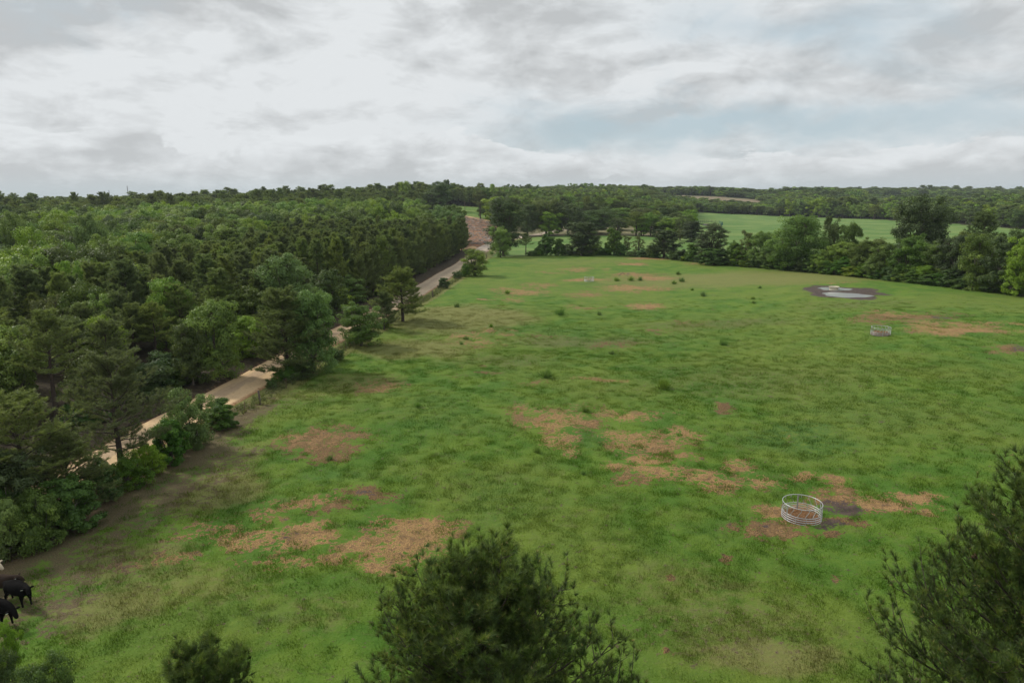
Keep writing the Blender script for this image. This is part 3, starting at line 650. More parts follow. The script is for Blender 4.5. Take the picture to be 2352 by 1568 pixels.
def ground_material():
    m, t = mat_new('pasture_ground')
    g, P2, nb_, nm, ns, nf = grass_colour(t)
    A = {k: t.attr(k) for k in ('hay', 'litter', 'forest', 'bare', 'bank', 'track', 'clear', 'brownf', 'mud', 'trample', 'leftbare', 'meadow')}
    nr_ = t.noise(P2, 3.2, 5, .7, .3)           # rugged edges
    nst = t.noise(P2, 14.0, 3, .7)
    # sparse bare spots through the sward
    spot = t.math('MULTIPLY', t.step(t.math('ADD', nr_, t.math('MULTIPLY', A['trample'], .18)), .59, .70), t.math('SUBTRACT', .75, t.math('MULTIPLY', A['meadow'], .6)))
    g = t.mix(spot, g, t.mix(t.step(nst, .4, .6), (.095, .078, .040), (.185, .150, .075)))
    g = t.mix(t.math('MULTIPLY', A['trample'], t.math('MULTIPLY', t.step(nm, .35, .6), .5)), g, (.095, .095, .04))
    n1_ = t.noise(P2, .85, 5, .68, .6)
    brown = t.mix(t.step(nst, .38, .60), (.070, .042, .020), (.215, .130, .056))
    brown = t.mix(t.step(nr_, .55, .66), brown, (.045, .027, .020))
    straw = t.mix(t.step(nst, .36, .64), (.18, .105, .046), (.42, .262, .108))
    straw = t.mix(t.math('MULTIPLY', t.step(n1_, .52, .64), .65), straw, brown)
    straw = t.mix(t.math('MULTIPLY', t.step(nr_, .52, .64), .7), straw, (.115, .068, .042))
    edge = t.math('ADD', t.math('MULTIPLY', t.math('SUBTRACT', nr_, .5), 3.0), t.math('MULTIPLY', t.math('SUBTRACT', n1_, .5), 2.6))
    lm = t.step(t.math('ADD', A['litter'], edge), .24, .44)
    hm = t.step(t.math('ADD', A['hay'], edge), .27, .47)
    lm = t.math('MULTIPLY', lm, t.step(A['litter'], .01, .14)); hm = t.math('MULTIPLY', hm, t.step(A['hay'], .01, .14))
    c = t.mix(lm, g, brown); c = t.mix(hm, c, straw)
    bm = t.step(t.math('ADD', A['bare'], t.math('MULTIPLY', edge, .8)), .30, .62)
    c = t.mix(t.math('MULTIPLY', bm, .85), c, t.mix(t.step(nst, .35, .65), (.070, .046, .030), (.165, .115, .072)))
    c = t.mix(t.step(t.math('ADD', A['bank'], t.math('MULTIPLY', edge, .5)), .3, .6), c, t.mix(t.step(ns, .4, .6), (.105, .052, .030), (.19, .11, .06)))
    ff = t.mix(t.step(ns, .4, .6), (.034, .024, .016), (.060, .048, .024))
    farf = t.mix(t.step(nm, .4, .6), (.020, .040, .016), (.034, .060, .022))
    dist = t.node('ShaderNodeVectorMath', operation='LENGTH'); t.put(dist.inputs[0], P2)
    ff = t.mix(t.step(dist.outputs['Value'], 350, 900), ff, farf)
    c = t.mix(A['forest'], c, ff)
    c = t.mix(t.math('MULTIPLY', A['leftbare'], .8), c, (.36, .24, .14))
    ccol = t.mix(t.step(nr_, .42, .62), (.15, .082, .052), (.30, .20, .145))
    ccol = t.mix(t.math('MULTIPLY', t.step(nm, .42, .56), .7), ccol, (.34, .135, .06))
    ccol = t.mix(t.math('MULTIPLY', t.step(n1_, .52, .62), .6), ccol, (.12, .16, .045))
    ccol = t.mix(t.math('MULTIPLY', t.step(ns, .60, .70), .6), ccol, (.08, .14, .03))
    ccol = t.mix(t.math('MULTIPLY', t.step(nst, .62, .70), .7), ccol, (.42, .38, .34))
    c = t.mix(A['clear'], c, ccol)
    bf = t.mix(t.step(nm, .38, .62), (.17, .125, .085), (.25, .19, .125)); bf = t.mix(t.math('MULTIPLY', t.step(ns, .5, .62), .6), bf, (.14, .18, .06))
    c = t.mix(A['brownf'], c, bf)
    c = t.mix(t.step(t.math('ADD', A['track'], t.math('MULTIPLY', edge, .25)), .4, .6), c, (.47, .31, .16))
    mm = t.step(t.math('ADD', A['mud'], t.math('MULTIPLY', edge, .75)), .42, .66)
    c = t.mix(mm, c, t.mix(t.step(ns, .38, .62), (.040, .025, .019), (.085, .055, .042)))
    b = t.node('ShaderNodeBsdfPrincipled'); t.l.new(c, b.inputs['Base Color'])
    t.put(b.inputs['Roughness'], t.math('SUBTRACT', .95, t.math('MULTIPLY', mm, .35))); b.inputs['Specular IOR Level'].default_value = .25
    hgt = t.math('ADD', t.math('MULTIPLY', nr_, .10), t.math('ADD', t.math('MULTIPLY', nf, .05), t.math('MULTIPLY', nst, .035)))
    bp = t.node('ShaderNodeBump'); bp.inputs['Strength'].default_value = 1.0; bp.inputs['Distance'].default_value = 1.0
    t.l.new(hgt, bp.inputs['Height']); t.l.new(bp.outputs[0], b.inputs['Normal'])
    o = t.node('ShaderNodeOutputMaterial'); t.l.new(b.outputs[0], o.inputs[0]); return m
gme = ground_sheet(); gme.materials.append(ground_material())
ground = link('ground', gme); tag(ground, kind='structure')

# ------------------------------------------------------------------ dirt road
def road():
    ys = np.concatenate([np.arange(-38, 292, .7)])
    cx = road_x(ys); kern = np.ones(15)/15; cxs = np.convolve(np.pad(cx, 7, 'edge'), kern, 'valid')
    P = [(a, b) for a, b in zip(cxs, ys)]
    # past the bend the road is described by its points
    tail = ROADK[ROADK[:, 0] > 292]
    px, py = P[-1]
    for y, x in tail:
        n = max(2, int(math.hypot(x-px, y-py)/.8))
        for k in range(1, n+1): P.append((px+(x-px)*k/n, py+(y-py)*k/n))
        px, py = x, y
    P = np.array(P); T = unit(np.gradient(P, axis=0)); Nn = np.column_stack([T[:, 1], -T[:, 0]])
    us = np.linspace(-1, 1, 15); L = np.concatenate([[0], np.cumsum(np.linalg.norm(np.diff(P, axis=0), axis=1))])
    hw = 2.55 + (fbm(L, L*0, .12, 5, 3)-.5)*.5
    X = P[:, None, 0] + Nn[:, None, 0]*us[None]*hw[:, None]; Y = P[:, None, 1] + Nn[:, None, 1]*us[None]*hw[:, None]
    Zc = H(P[:, 0], P[:, 1], False); Z = H(X.ravel(), Y.ravel(), False).reshape(X.shape)
    U = np.broadcast_to(us[None], X.shape); V_ = np.broadcast_to(L[:, None], X.shape)
    Z = Z + .04*(1-U**2) - .05*np.exp(-((np.abs(U)-.42)/.13)**2) - .22*sstep(np.abs(U), .86, 1.0) + (fbm(X, Y, 1.5, 8, 2)-.5)*.05
    n, k = X.shape; i = np.arange(n-1)[:, None]*k; j = np.arange(k-1)[None]
    F = np.stack([i+j, i+j+1, i+k+j+1, i+k+j], -1).reshape(-1, 4)
    return new_mesh('dirt_road', np.column_stack([X.ravel(), Y.ravel(), Z.ravel()]), F, None, True, dict(u=U.ravel(), v=V_.ravel()))
rme = road(); rm, t = mat_new('sandy_dirt')
u_, v_ = t.attr('u'), t.attr('v')
sv = t.comb(t.math('MULTIPLY', u_, 3.2), t.math('MULTIPLY', v_, .14), 0.)
st1 = t.noise(sv, 1.6, 5, .65, .3); geo = t.node('ShaderNodeNewGeometry'); fn = t.noise(geo.outputs['Position'], 3.5, 5, .7); fb = t.noise(geo.outputs['Position'], .12, 2)
farn = t.step(v_, 125, 170)
sand = t.mix(farn, (.60, .43, .25), (.45, .36, .255)); pack = t.mix(farn, (.32, .24, .17), (.33, .265, .195))
mid = t.math('ADD', t.math('MULTIPLY', t.math('EXPONENT', t.math('MULTIPLY', t.math('POWER', t.math('ABSOLUTE', t.math('DIVIDE', t.math('ADD', u_, .15), .42)), 2.0), -1.0)), .55), t.math('SUBTRACT', st1, .48))
rc = t.mix(t.math('MULTIPLY', t.step(mid, .18, .50), .6), sand, pack)
rc = t.mix(t.math('MULTIPLY', t.step(fn, .50, .68), .35), rc, (.20, .12, .07))
rc = t.mix(t.math('MULTIPLY', t.step(t.math('ABSOLUTE', t.math('ADD', u_, t.math('MULTIPLY', t.math('SUBTRACT', fn, .5), .35))), .80, .96), .8), rc, (.26, .125, .06))
rc = t.mix(t.math('MULTIPLY', t.step(v_, 262, 285), .85), rc, (.52, .44, .36))
b = t.node('ShaderNodeBsdfPrincipled'); t.l.new(rc, b.inputs['Base Color']); b.inputs['Roughness'].default_value = .95; b.inputs['Specular IOR Level'].default_value = .15
bp = t.node('ShaderNodeBump'); bp.inputs['Distance'].default_value = .12; t.l.new(t.math('ADD', t.math('MULTIPLY', st1, .5), fn), bp.inputs['Height']); t.l.new(bp.outputs[0], b.inputs['Normal'])
o = t.node('ShaderNodeOutputMaterial'); t.l.new(b.outputs[0], o.inputs[0]); rme.materials.append(rm)
tag(link('dirt_road', rme), kind='structure')

# ------------------------------------------------------------------ puddles
wm, t = mat_new('sky_toned_muddy_water'); b = t.node('ShaderNodeBsdfPrincipled'); b.inputs['Base Color'].default_value = (.42, .44, .45, 1)  # pale base colour paints the sky's reflection into the muddy water
b.inputs['Roughness'].default_value = .04; b.inputs['IOR'].default_value = 1.33; b.inputs['Specular IOR Level'].default_value = .5
geo = t.node('ShaderNodeNewGeometry'); n = t.noise(geo.outputs['Position'], 3.0, 2); bp = t.node('ShaderNodeBump'); bp.inputs['Distance'].default_value = .004
t.l.new(n, bp.inputs['Height']); t.l.new(bp.outputs[0], b.inputs['Normal']); o = t.node('ShaderNodeOutputMaterial'); t.l.new(b.outputs[0], o.inputs[0])
for (ax, ay, rx, ry, th) in PUDDLES:
    a = np.linspace(0, 2*math.pi, 64, endpoint=False); wob = 1 + 0.10*np.sin(3*a+1.0) + 0.05*np.sin(7*a)
    uu = np.cos(a)*rx*wob*.99; vv = np.sin(a)*ry*wob*.99; c, s = math.cos(th), math.sin(th)
    X = ax+uu*c-vv*s; Y = ay+uu*s+vv*c
    V = np.vstack([[ax, ay, 0], np.column_stack([X, Y, X*0])]); V[:, 2] = POND[2]-.020
    F = np.array([(0, 1+i, 1+(i+1) % 64) for i in range(64)])
    tag(link('puddle', new_mesh('puddle', V, F, wm)), kind='structure')
exec_later = []

# ------------------------------------------------------------------ grass tufts and straw litter (uncountable)
def sector_points(n, r0, r1, rng, p=1.6, half=42):
    u = rng.uniform(0, 1, n); q = 2-p
    r = (r0**q + u*(r1**q-r0**q))**(1/q); a = R(half)*rng.uniform(-1, 1, n)
    return np.sin(a)*r, np.cos(a)*r
def grass_patch(seed, n=70, rad=.42):
    rg = np.random.default_rng(seed); a = rg.uniform(0, 6.283, n); r = rad*np.sqrt(rg.uniform(0, 1, n)); x, y = r*np.cos(a), r*np.sin(a)
    h = rg.uniform(.04, .115, n)*(1+(rg.uniform(0, 1, n) > .93)*1.0); la = rg.uniform(0, 6.283, n); ln = rg.uniform(.2, 1.1, n)*h; w = rg.uniform(.007, .014, n)
    sd = np.stack([-np.sin(la)*w, np.cos(la)*w, 0*w], -1); B = np.stack([x, y, 0*x-.02], -1); T = B+np.stack([np.cos(la)*ln, np.sin(la)*ln, h+.02], -1)
    V = np.stack([B-sd, B+sd, T], 1).reshape(-1, 3); return new_mesh('grass_tussock', V, np.arange(len(V)).reshape(-1, 3))
def instance_on(name, me, sources, label, cat, free=False):
    ob = link(name, me); tag(ob, label, cat, kind='stuff')
    ng = bpy.data.node_groups.new(name+'_nodes', 'GeometryNodeTree')
    ng.interface.new_socket('Geometry', in_out='INPUT', socket_type='NodeSocketGeometry'); ng.interface.new_socket('Geometry', in_out='OUTPUT', socket_type='NodeSocketGeometry')
    N = ng.nodes; L = ng.links; gi = N.new('NodeGroupInput'); go = N.new('NodeGroupOutput'); jn = N.new('GeometryNodeJoinGeometry')
    for srcs in reversed(sources):
        j2 = N.new('GeometryNodeJoinGeometry')
        for src in srcs:
            oi = N.new('GeometryNodeObjectInfo'); oi.transform_space = 'ORIGINAL'; oi.inputs[0].default_value = src; L.new(oi.outputs['Geometry'], j2.inputs[0])
        gt = N.new('GeometryNodeGeometryToInstance'); L.new(j2.outputs[0], gt.inputs[0]); L.new(gt.outputs[0], jn.inputs[0])
    ip = N.new('GeometryNodeInstanceOnPoints'); L.new(gi.outputs[0], ip.inputs['Points']); L.new(jn.outputs[0], ip.inputs['Instance']); ip.inputs['Pick Instance'].default_value = True
    def na(nm, ty):
        a = N.new('GeometryNodeInputNamedAttribute'); a.data_type = ty; a.inputs[0].default_value = nm; return a.outputs[0]
    L.new(na('idx', 'INT'), ip.inputs['Instance Index']); L.new(na('scl', 'FLOAT_VECTOR'), ip.inputs['Scale'])
    cx = N.new('ShaderNodeCombineXYZ'); L.new(na('rot' if not free else 'rzz', 'FLOAT'), cx.inputs[2]); L.new(cx.outputs[0], ip.inputs['Rotation'])
    if free: L.new(na('ry', 'FLOAT'), cx.inputs[1])
    L.new(ip.outputs[0], go.inputs[0]); md = ob.modifiers.new('scatter', 'NODES'); md.node_group = ng
    return ob
def point_mesh(name, V, rot, idx, scl, extra=None):
    me = bpy.data.meshes.new(name); n = len(V); me.vertices.add(n); me.vertices.foreach_set('co', np.asarray(V, np.float32).ravel())
    for nm, arr, ty, fld in [('rot', rot, 'FLOAT', 'value'), ('idx', idx, 'INT', 'value'), ('scl', scl, 'FLOAT_VECTOR', 'vector')]+[(k, v, 'FLOAT', 'value') for k, v in (extra or {}).items()]:
        at = me.attributes.new(nm, ty, 'POINT'); at.data.foreach_set(fld, np.ascontiguousarray(arr, dtype=np.int32 if ty == 'INT' else np.float32).ravel())
    me.update(); return me
def grass_points():
    rng = np.random.default_rng(5); P = []
    for (r0, r1, s_) in ((22, 50, .42), (50, 80, .52), (80, 130, .72)):
        X, Y = np.meshgrid(np.arange(-r1, r1, s_), np.arange(5, r1, s_)); X = X.ravel()+rng.uniform(-.5, .5, X.size)*s_; Y = Y.ravel()+rng.uniform(-.5, .5, Y.size)*s_
        r = np.hypot(X, Y); k = (r >= r0) & (r < r1) & (np.abs(np.degrees(np.arctan2(X, Y))) < 43); P.append(np.column_stack([X[k], Y[k]]))
    P = np.vstack(P); k = inpoly(P[:, 0], P[:, 1], MAIN) & (P[:, 0] > fence_x(P[:, 1])+.2); P = P[k]; x, y = P.T; at = ground_attrs(x, y)
    e1 = (fbm(x, y, .85, 92, 3)-.5)*2.4+(fbm(x, y, 3.2, 91, 3)-.5)*2.0
    bad = (at['hay']+e1*.8 > .33) | (at['litter']+e1*.8 > .34) | (at['mud'] > .45) | (at['bare']+e1*.5 > .5)
    keep = (~bad | (rng.uniform(0, 1, len(x)) < .09)) & (rng.uniform(0, 1, len(x)) < sstep(np.hypot(x, y), 132, 85)*.95) & (at['mud'] < .5)
    x, y = x[keep], y[keep]; at = {k_: v[keep] for k_, v in at.items()}; n = len(x); r = np.hypot(x, y)
    hs = rng.uniform(.6, 1.2, n)*(1+at['olive']*.45+at['lush']*.25)*np.clip(60/r, .65, 1)*(.80+.45*fbm(x, y, .25, 77, 3)); w = rng.uniform(.9, 1.25, n)*np.clip(r/55, 1, 1.7)
    print('grass patches', n)
    return point_mesh('grass', np.column_stack([x, y, H(x, y)]), rng.uniform(0, 6.28, n), rng.integers(0, 3, n), np.column_stack([w, w, hs]), {k_: at[k_] for k_ in ('olive', 'lush', 'meadow')})
gmat, t = mat_new('grass_blades'); g, *_ = grass_colour(t, True)
b = t.node('ShaderNodeBsdfDiffuse'); t.l.new(g, b.inputs[0]); tr = t.node('ShaderNodeBsdfTranslucent'); t.l.new(g, tr.inputs[0])
mx = t.node('ShaderNodeMixShader'); mx.inputs[0].default_value = .55; t.l.new(b.outputs[0], mx.inputs[1]); t.l.new(tr.outputs[0], mx.inputs[2])
o = t.node('ShaderNodeOutputMaterial'); t.l.new(mx.outputs[0], o.inputs[0]); GT = []
for k in range(3):
    me = grass_patch(800+k); me.materials.append(gmat); x, y = 3.0+k*4, 34.0+k*3
    GT.append([tag(link('grass_tussock', me, None, (x, y, float(H(x, y)[0]))), 'small tussock of green grass in the near pasture', 'grass', kind='stuff')])
instance_on('grass', grass_points(), GT, 'short green pasture grass covering the field', 'grass')
def straw():
    rng = np.random.default_rng(6); x, y = sector_points(150000, 24, 85, rng)
    k = inpoly(x, y, MAIN); x, y = x[k], y[k]; at = ground_attrs(x, y)
    e = (fbm(x, y, 3.2, 91, 3)-.5)*1.2; k = (at['hay']+e > .46) & (rng.uniform(0, 1, len(x)) < .45); x, y = x[k], y[k]
    z = H(x, y)+.01; n = len(x); a = rng.uniform(0, math.pi, n); L = rng.uniform(.06, .22, n); w = .008*np.clip(np.hypot(x, y)/35, 1, 2)
    lift = rng.uniform(-.01, .07, n); d = np.stack([np.cos(a)*L, np.sin(a)*L, lift], -1); s = np.stack([-np.sin(a)*w, np.cos(a)*w, 0*a], -1); B = np.stack([x, y, z], -1)
    V = np.stack([B-s, B+s, B+d], 1).reshape(-1, 3)
    return new_mesh('loose_hay', V, np.arange(len(V)).reshape(-1, 3), simple('straw', (.38, .24, .105), .8, 0, .6, 5))
tag(link('loose_hay', straw()), 'scattered golden hay on worn pasture patches', 'hay', kind='stuff')

# ------------------------------------------------------------------ hand-placed trees
# trees standing along the fence by the road, near to far
LR_ = 'trees along the roadside fence'
tree_px('pine_near', 0, 75, 1195, 893, 280, 'wide grey-green pine at the left edge, nearest along the road fence', LR_)
tree_px('pine_near', 1, 285, 1108, 798, 240, 'tall bushy pine with bare lower trunk beside the bright bush', LR_)
tree_px('pine_full', 0, 662, 866, 655, 165, 'dark pine half hidden by a drooping green tree past the fence post', LR_)
tree_px('hedge', 3, 722, 856, 668, 118, 'drooping light green tree growing against a dark pine', LR_)
tree_px('hedge', 0, 830, 795, 694, 100, 'round broadleaf tree right of the drooping green tree, by the fence', LR_)
tree_px('pine_full', 1, 882, 757, 668, 66, 'small slim pine in front of the larger rounded pine', LR_)
tree_px('pine_full', 0, 925, 738, 611, 112, 'rounded yellow-green pine closest to the open stretch of grey road', LR_)
tree_px('hedge', 4, 1092, 634, 572, 62, 'small leafy tree between the far road and the pasture corner', LR_)
tree_px('pine_near', 2, 165, 1185, 985, 180, 'middle-sized pine between the two nearest roadside pines', LR_)
tree_px('hedge', 2, 25, 1235, 1030, 190, 'dark broadleaf tree at the left edge under the wide grey-green pine', LR_)
SH = 'shrubs under the roadside trees'
for (pr, v, px, pb, pt, w, lab) in [
    ('bush', 2, 440, 1030, 893, 105, 'bright green tall bush on the fence line next to the sandy road'),
    ('vine', 1, 508, 985, 918, 72, 'rounded glossy green bush at the right end of the bright thicket'),
    ('vine', 0, 395, 1062, 965, 90, 'dark shady bush at the foot of the bright tall bush'),
    ('bush', 1, 300, 1120, 1040, 95, 'vine shrub round the trunk of the bushy pine'),
    ('vine', 2, 235, 1150, 1055, 90, 'shrub of mixed green leaves left of the vine-wrapped trunk'),
    ('bush', 0, 345, 1095, 1015, 70, 'low dark shrub between two roadside bushes, right of the pine trunk'),
    ('vine', 0, 170, 1218, 1095, 130, 'large dark thicket beneath the left pines'),
    ('bush', 0, 90, 1262, 1130, 120, 'dense shadowy shrub near the bottom of the roadside row'),
    ('bush', 2, 10, 1285, 1150, 105, 'fresh green bush cut by the left edge above the cattle'),
    ('vine', 1, 40, 1240, 1120, 100, 'dark leafy shrub behind the fresh green bush'),
    ('bush', 1, 625, 893, 868, 32, 'small bush on the fence right of the wooden post'),
    ('bush', 1, 655, 876, 838, 66, 'leafy bush hiding the foot of the dark pine past the post'),
    ('bush', 0, 690, 868, 825, 80, 'low undergrowth under the dark pine past the post'),
    ('bush', 0, 770, 830, 796, 50, 'low undergrowth between the drooping tree and the round tree'),
    ('vine', 0, 1018, 662, 638, 28, 'single leafy shrub on the fence by the grey road'),
    ('bush', 1, 1050, 640, 622, 26, 'small shrub on the fence just before the far leafy tree'),
    ('bush', 1, 1068, 636, 606, 30, 'dark scraggly bush at the left foot of the far leafy tree'),
    ('bush', 0, 880, 752, 735, 36, 'low growth at the foot of the slim pine')]:
    tree_px(pr, v, px, pb, pt, w, lab, SH, 'bush', 'shrub')
# road's far (left) side
FS = 'trees at the left edge of the road'
for (pr, v, px, r, pt, w, lab) in [
    ('hedge', 3, 462, 74, 690, 125, 'bright green broadleaf tree left of the sandy road, lit crown'),
    ('hedge', 0, 400, 72, 735, 80, 'mid-green broadleaf left of the brightest roadside crown'),
    ('hedge', 4, 545, 82, 725, 90, 'broadleaf tree between the bright crown and the dark pines'),
    ('hedge', 2, 560, 90, 660, 110, 'dark broadleaf tree behind the sandy road, above the bright stretch'),
    ('bright', 0, 640, 96, 584, 135, 'tall light green tree top among the roadside pines'),
    ('hedge', 2, 735, 108, 620, 95, 'shadowed broadleaf tree across the road from the round tree'),
    ('bright', 1, 790, 120, 632, 80, 'green tree with thin pale branches across the road'),
    ('hedge', 0, 700, 104, 655, 90, 'light green low crown behind the drooping tree'),
    ('hedge', 2, 848, 132, 640, 80, 'dark green broadleaf at the foot of the pine plantation'),
    ('olive', 0, 130, 68, 808, 120, 'yellowish green small tree across the sandy road at left')]:
    x, y = PR(px, r); z = float(H(x, y)[0]); put_tree(pr, v, x, y, height_for(x, y, z, pt), w*depth(x, y, z)/FPX, lab, FS)
for (px, r, w, hgt, v) in [(330, 66, 6, 3.4, 0), (440, 70, 6, 3.6, 1), (560, 80, 6, 4, 0), (620, 88, 6, 4.2, 1), (690, 98, 6, 4.2, 0), (740, 106, 6, 4, 1), (780, 114, 6, 4, 0), (860, 128, 6, 4, 1), (360, 70, 5, 2.6, 1), (420, 71, 5, 2.2, 0), (520, 78, 5, 2.8, 1), (590, 84, 5, 3, 0), (650, 92, 5, 3, 1), (820, 122, 5, 3, 0), (905, 136, 5, 3, 1), (945, 150, 5, 3, 0), (985, 166, 5, 3, 1), (1010, 182, 5, 3, 0), (1035, 200, 5, 3, 1), (470, 73, 4, 2, 0), (200, 58, 5, 2, 1)]:
    y = r*.93 if px < 500 else r*.985; x = road_x(y)-7.2-random.uniform(0, 1.2)
    put_tree('bush', v, x, y, hgt, w, 'low shrub at the dark foot of the wood along the left road edge', 'shrubs along the left road edge', 'bush', 'shrub')

for i, y in enumerate(np.arange(118, 236, 3.3)):
    x = float(road_x(y))-5.9-random.uniform(0, 1.2)
    put_tree('pine_full', i, x, y, random.uniform(8.0, 11.4), random.uniform(3.6, 5.2), 'edge pine with branches down to the ground, front row of the plantation by the road', 'front row pines of the plantation')
for i, (px, r, pt, w, lab) in enumerate([
    (200, 150, 492, 84, 'round yellow-green crown standing out in the left wood, brightest of all'), (62, 138, 522, 92, 'light green wide crown near the left edge, below the brightest crown'),
    (20, 175, 488, 76, 'light green crown at the left edge near the skyline'), (118, 195, 492, 72, 'mid green crown left of the brightest crown'),
    (330, 232, 482, 72, 'soft green crown right of the brightest crown'), (430, 215, 500, 74, 'light green crown where the belt meets the dark pines'),
    (560, 262, 470, 76, 'leftmost of the light crowns rising behind the plantation'), (632, 268, 467, 62, 'second light crown from the left behind the plantation'),
    (708, 275, 466, 66, 'third light crown from the left behind the plantation'), (782, 280, 468, 58, 'fourth light crown from the left behind the plantation'),
    (855, 288, 470, 56, 'fifth light crown from the left behind the plantation'), (925, 296, 474, 50, 'rightmost of the light crowns behind the plantation'),
    (262, 122, 556, 58, 'small bright crown among the olive pines of the left wood'), (150, 108, 600, 70, 'bright leafy crown low among the pines at left')]):
    x, y = PR(px, r); z = float(H(x, y)[0]); put_tree('bright', i, x, y, height_for(x, y, z, pt), w*depth(x, y, z)/FPX, lab, 'bright crowns of the left wood')
# hedge at the far side of the pasture, left to right
HG = 'trees of the hedge behind the pasture'
for (pr, v, px, pb, pt, w, lab) in [
    ('darkpine', 0, 1157, 588, 458, 84, 'tall dense dark tree where the far road meets the hedge'),
    ('leaf', 2, 1150, 592, 520, 50, 'lighter broadleaf tree in front of the tall dark tree at the corner'),
    ('pine', 0, 1208, 586, 535, 32, 'small lone pine right of the corner trees'),
    ('vine', 2, 1256, 587, 538, 42, 'vine-covered mound with two humps at the left of the hedge'),
    ('vine', 0, 1283, 587, 548, 26, 'right hump of the vine-covered mound'),
    ('cedar', 1, 1338, 588, 511, 84, 'large conical cedar rising from a skirt of vines'),
    ('vine', 1, 1410, 586, 524, 40, 'column-shaped bright vine-clad tree in the hedge'),
    ('sparse', 0, 1440, 586, 540, 26, 'thin open-crowned small tree right of the green column'),
    ('sparse', 1, 1466, 586, 542, 32, 'second thin small tree just left of the hedge gap'),
    ('cedar', 0, 1524, 593, 528, 76, 'broad dark oval cedar right of the gap with the post'),
    ('vine', 1, 1592, 601, 560, 40, 'round dark bush right of the oval cedar'),
    ('darkpine', 1, 1632, 606, 514, 72, 'irregular pine with one arm reaching right'),
    ('vine', 0, 1640, 609, 570, 72, 'dense bush at the foot of the irregular pine'),
    ('hedge', 0, 1688, 609, 553, 48, 'rounded mid-green tree right of the irregular pine'),
    ('sparse', 0, 1712, 612, 528, 40, 'slim pale-green tree rising above the hedge'),
    ('hedge', 3, 1745, 614, 532, 68, 'leafy tree left of the big round tree'),
    ('big', 0, 1828, 621, 496, 135, 'big round broadleaf tree, the largest crown in the middle of the hedge'),
    ('hedge', 3, 1925, 628, 556, 76, 'yellow-green lit tree right of the big round tree'),
    ('hedge', 0, 1975, 634, 548, 66, 'mid-green tree between the lit tree and the thin leaning stems'),
    ('hedge', 4, 2030, 641, 560, 72, 'broad tree left of the bright vine-clad one'),
    ('hedge', 1, 2085, 647, 540, 86, 'bright vine-clad tree below the tallest dark oak'),
    ('hedge', 0, 2150, 652, 556, 84, 'leafy tree right below the tallest dark oak'),
    ('hedge', 2, 2190, 657, 540, 90, 'dark heavy tree in the right half of the hedge'),
    ('hedge', 4, 2245, 666, 538, 92, 'tall green tree in the dark right end of the hedge'),
    ('hedge', 2, 2300, 674, 545, 90, 'deep green tree second from the right edge'),
    ('hedge', 0, 2352, 681, 536, 100, 'tree cut by the right edge of the picture'),
    ('hedge', 2, 2430, 690, 530, 110, 'dark tree just past the right edge of the hedge')]:
    tree_px(pr, v, px, pb, pt, w, lab, HG)
# trees standing a little behind the hedge
for (pr, v, px, r, pt, w, lab) in [
    ('big', 1, 2128, 22, 450, 122, 'tallest dark oak rising behind the right part of the hedge'),
    ('dark', 1, 1918, 16, 497, 44, 'dark upright crown standing behind the hedge against the far field'),
    ('dark', 0, 1960, 14, 512, 52, 'dark twin-headed crown right of the upright one'),
    ('olive', 0, 2022, 10, 548, 70, 'grey-green loose tree behind the hedge'),
    ('pine', 1, 2268, 20, 484, 92, 'thin brownish pine crown behind the right end of the hedge'),
    ('olive', 1, 2225, 12, 530, 70, 'olive green tree behind the hedge left of the thin pine'),
    ('leaf', 1, 2330, 14, 528, 90, 'mid green tree behind the hedge at the right edge'),
    ('leaf', 2, 1790, 8, 540, 50, 'green crown tucked behind the left side of the big round tree'),
    ('dark', 0, 2120, 8, 556, 90, 'dark crown filling the hedge under the tallest oak'),
    ('leaf', 3, 2010, 7, 566, 70, 'shadowy crown filling the hedge behind the leaning stems'),
    ('dark', 1, 2275, 8, 552, 90, 'dark crown filling the right end of the hedge')]:
    hxx, hyy = G(px, np.interp(px, [p[0] for p in HEDGE_PX], [p[1] for p in HEDGE_PX])); x, y = PR(px, math.hypot(hxx, hyy)+r)
    z = float(H(x, y)[0]); put_tree(pr, v, x, y, height_for(x, y, z, pt), w*depth(x, y, z)/FPX, lab, HG)
# undergrowth along the hedge foot
rng = np.random.default_rng(44)
hpx = [1225, 1240, 1305, 1322, 1345, 1365, 1380, 1392, 1425, 1452, 1478, 1495, 1505, 1550, 1565, 1578, 1610, 1625, 1660, 1672, 1700, 1722, 1735, 1760, 1775, 1790, 1808, 1850, 1866, 1885, 1900, 1915, 1940, 1955, 1990, 2005, 2018, 2045, 2060, 2075, 2105, 2120, 2135, 2165, 2180, 2205, 2222, 2262, 2280, 2320, 2340, 2375]
for i, px in enumerate(hpx):
    pb = np.interp(px, [p[0] for p in HEDGE_PX], [p[1] for p in HEDGE_PX])+1
    hpxl = (12, 20, 26)[i % 3] if px < 1700 else (26, 34, 44)[i % 3]
    tree_px('bush' if i % 2 else 'vine', i, px, pb, pb-hpxl, 34 if px < 1700 else 52, 'low hedge bush filling the foot of the hedge behind the pasture', 'undergrowth of the far hedge', 'bush', 'shrub')
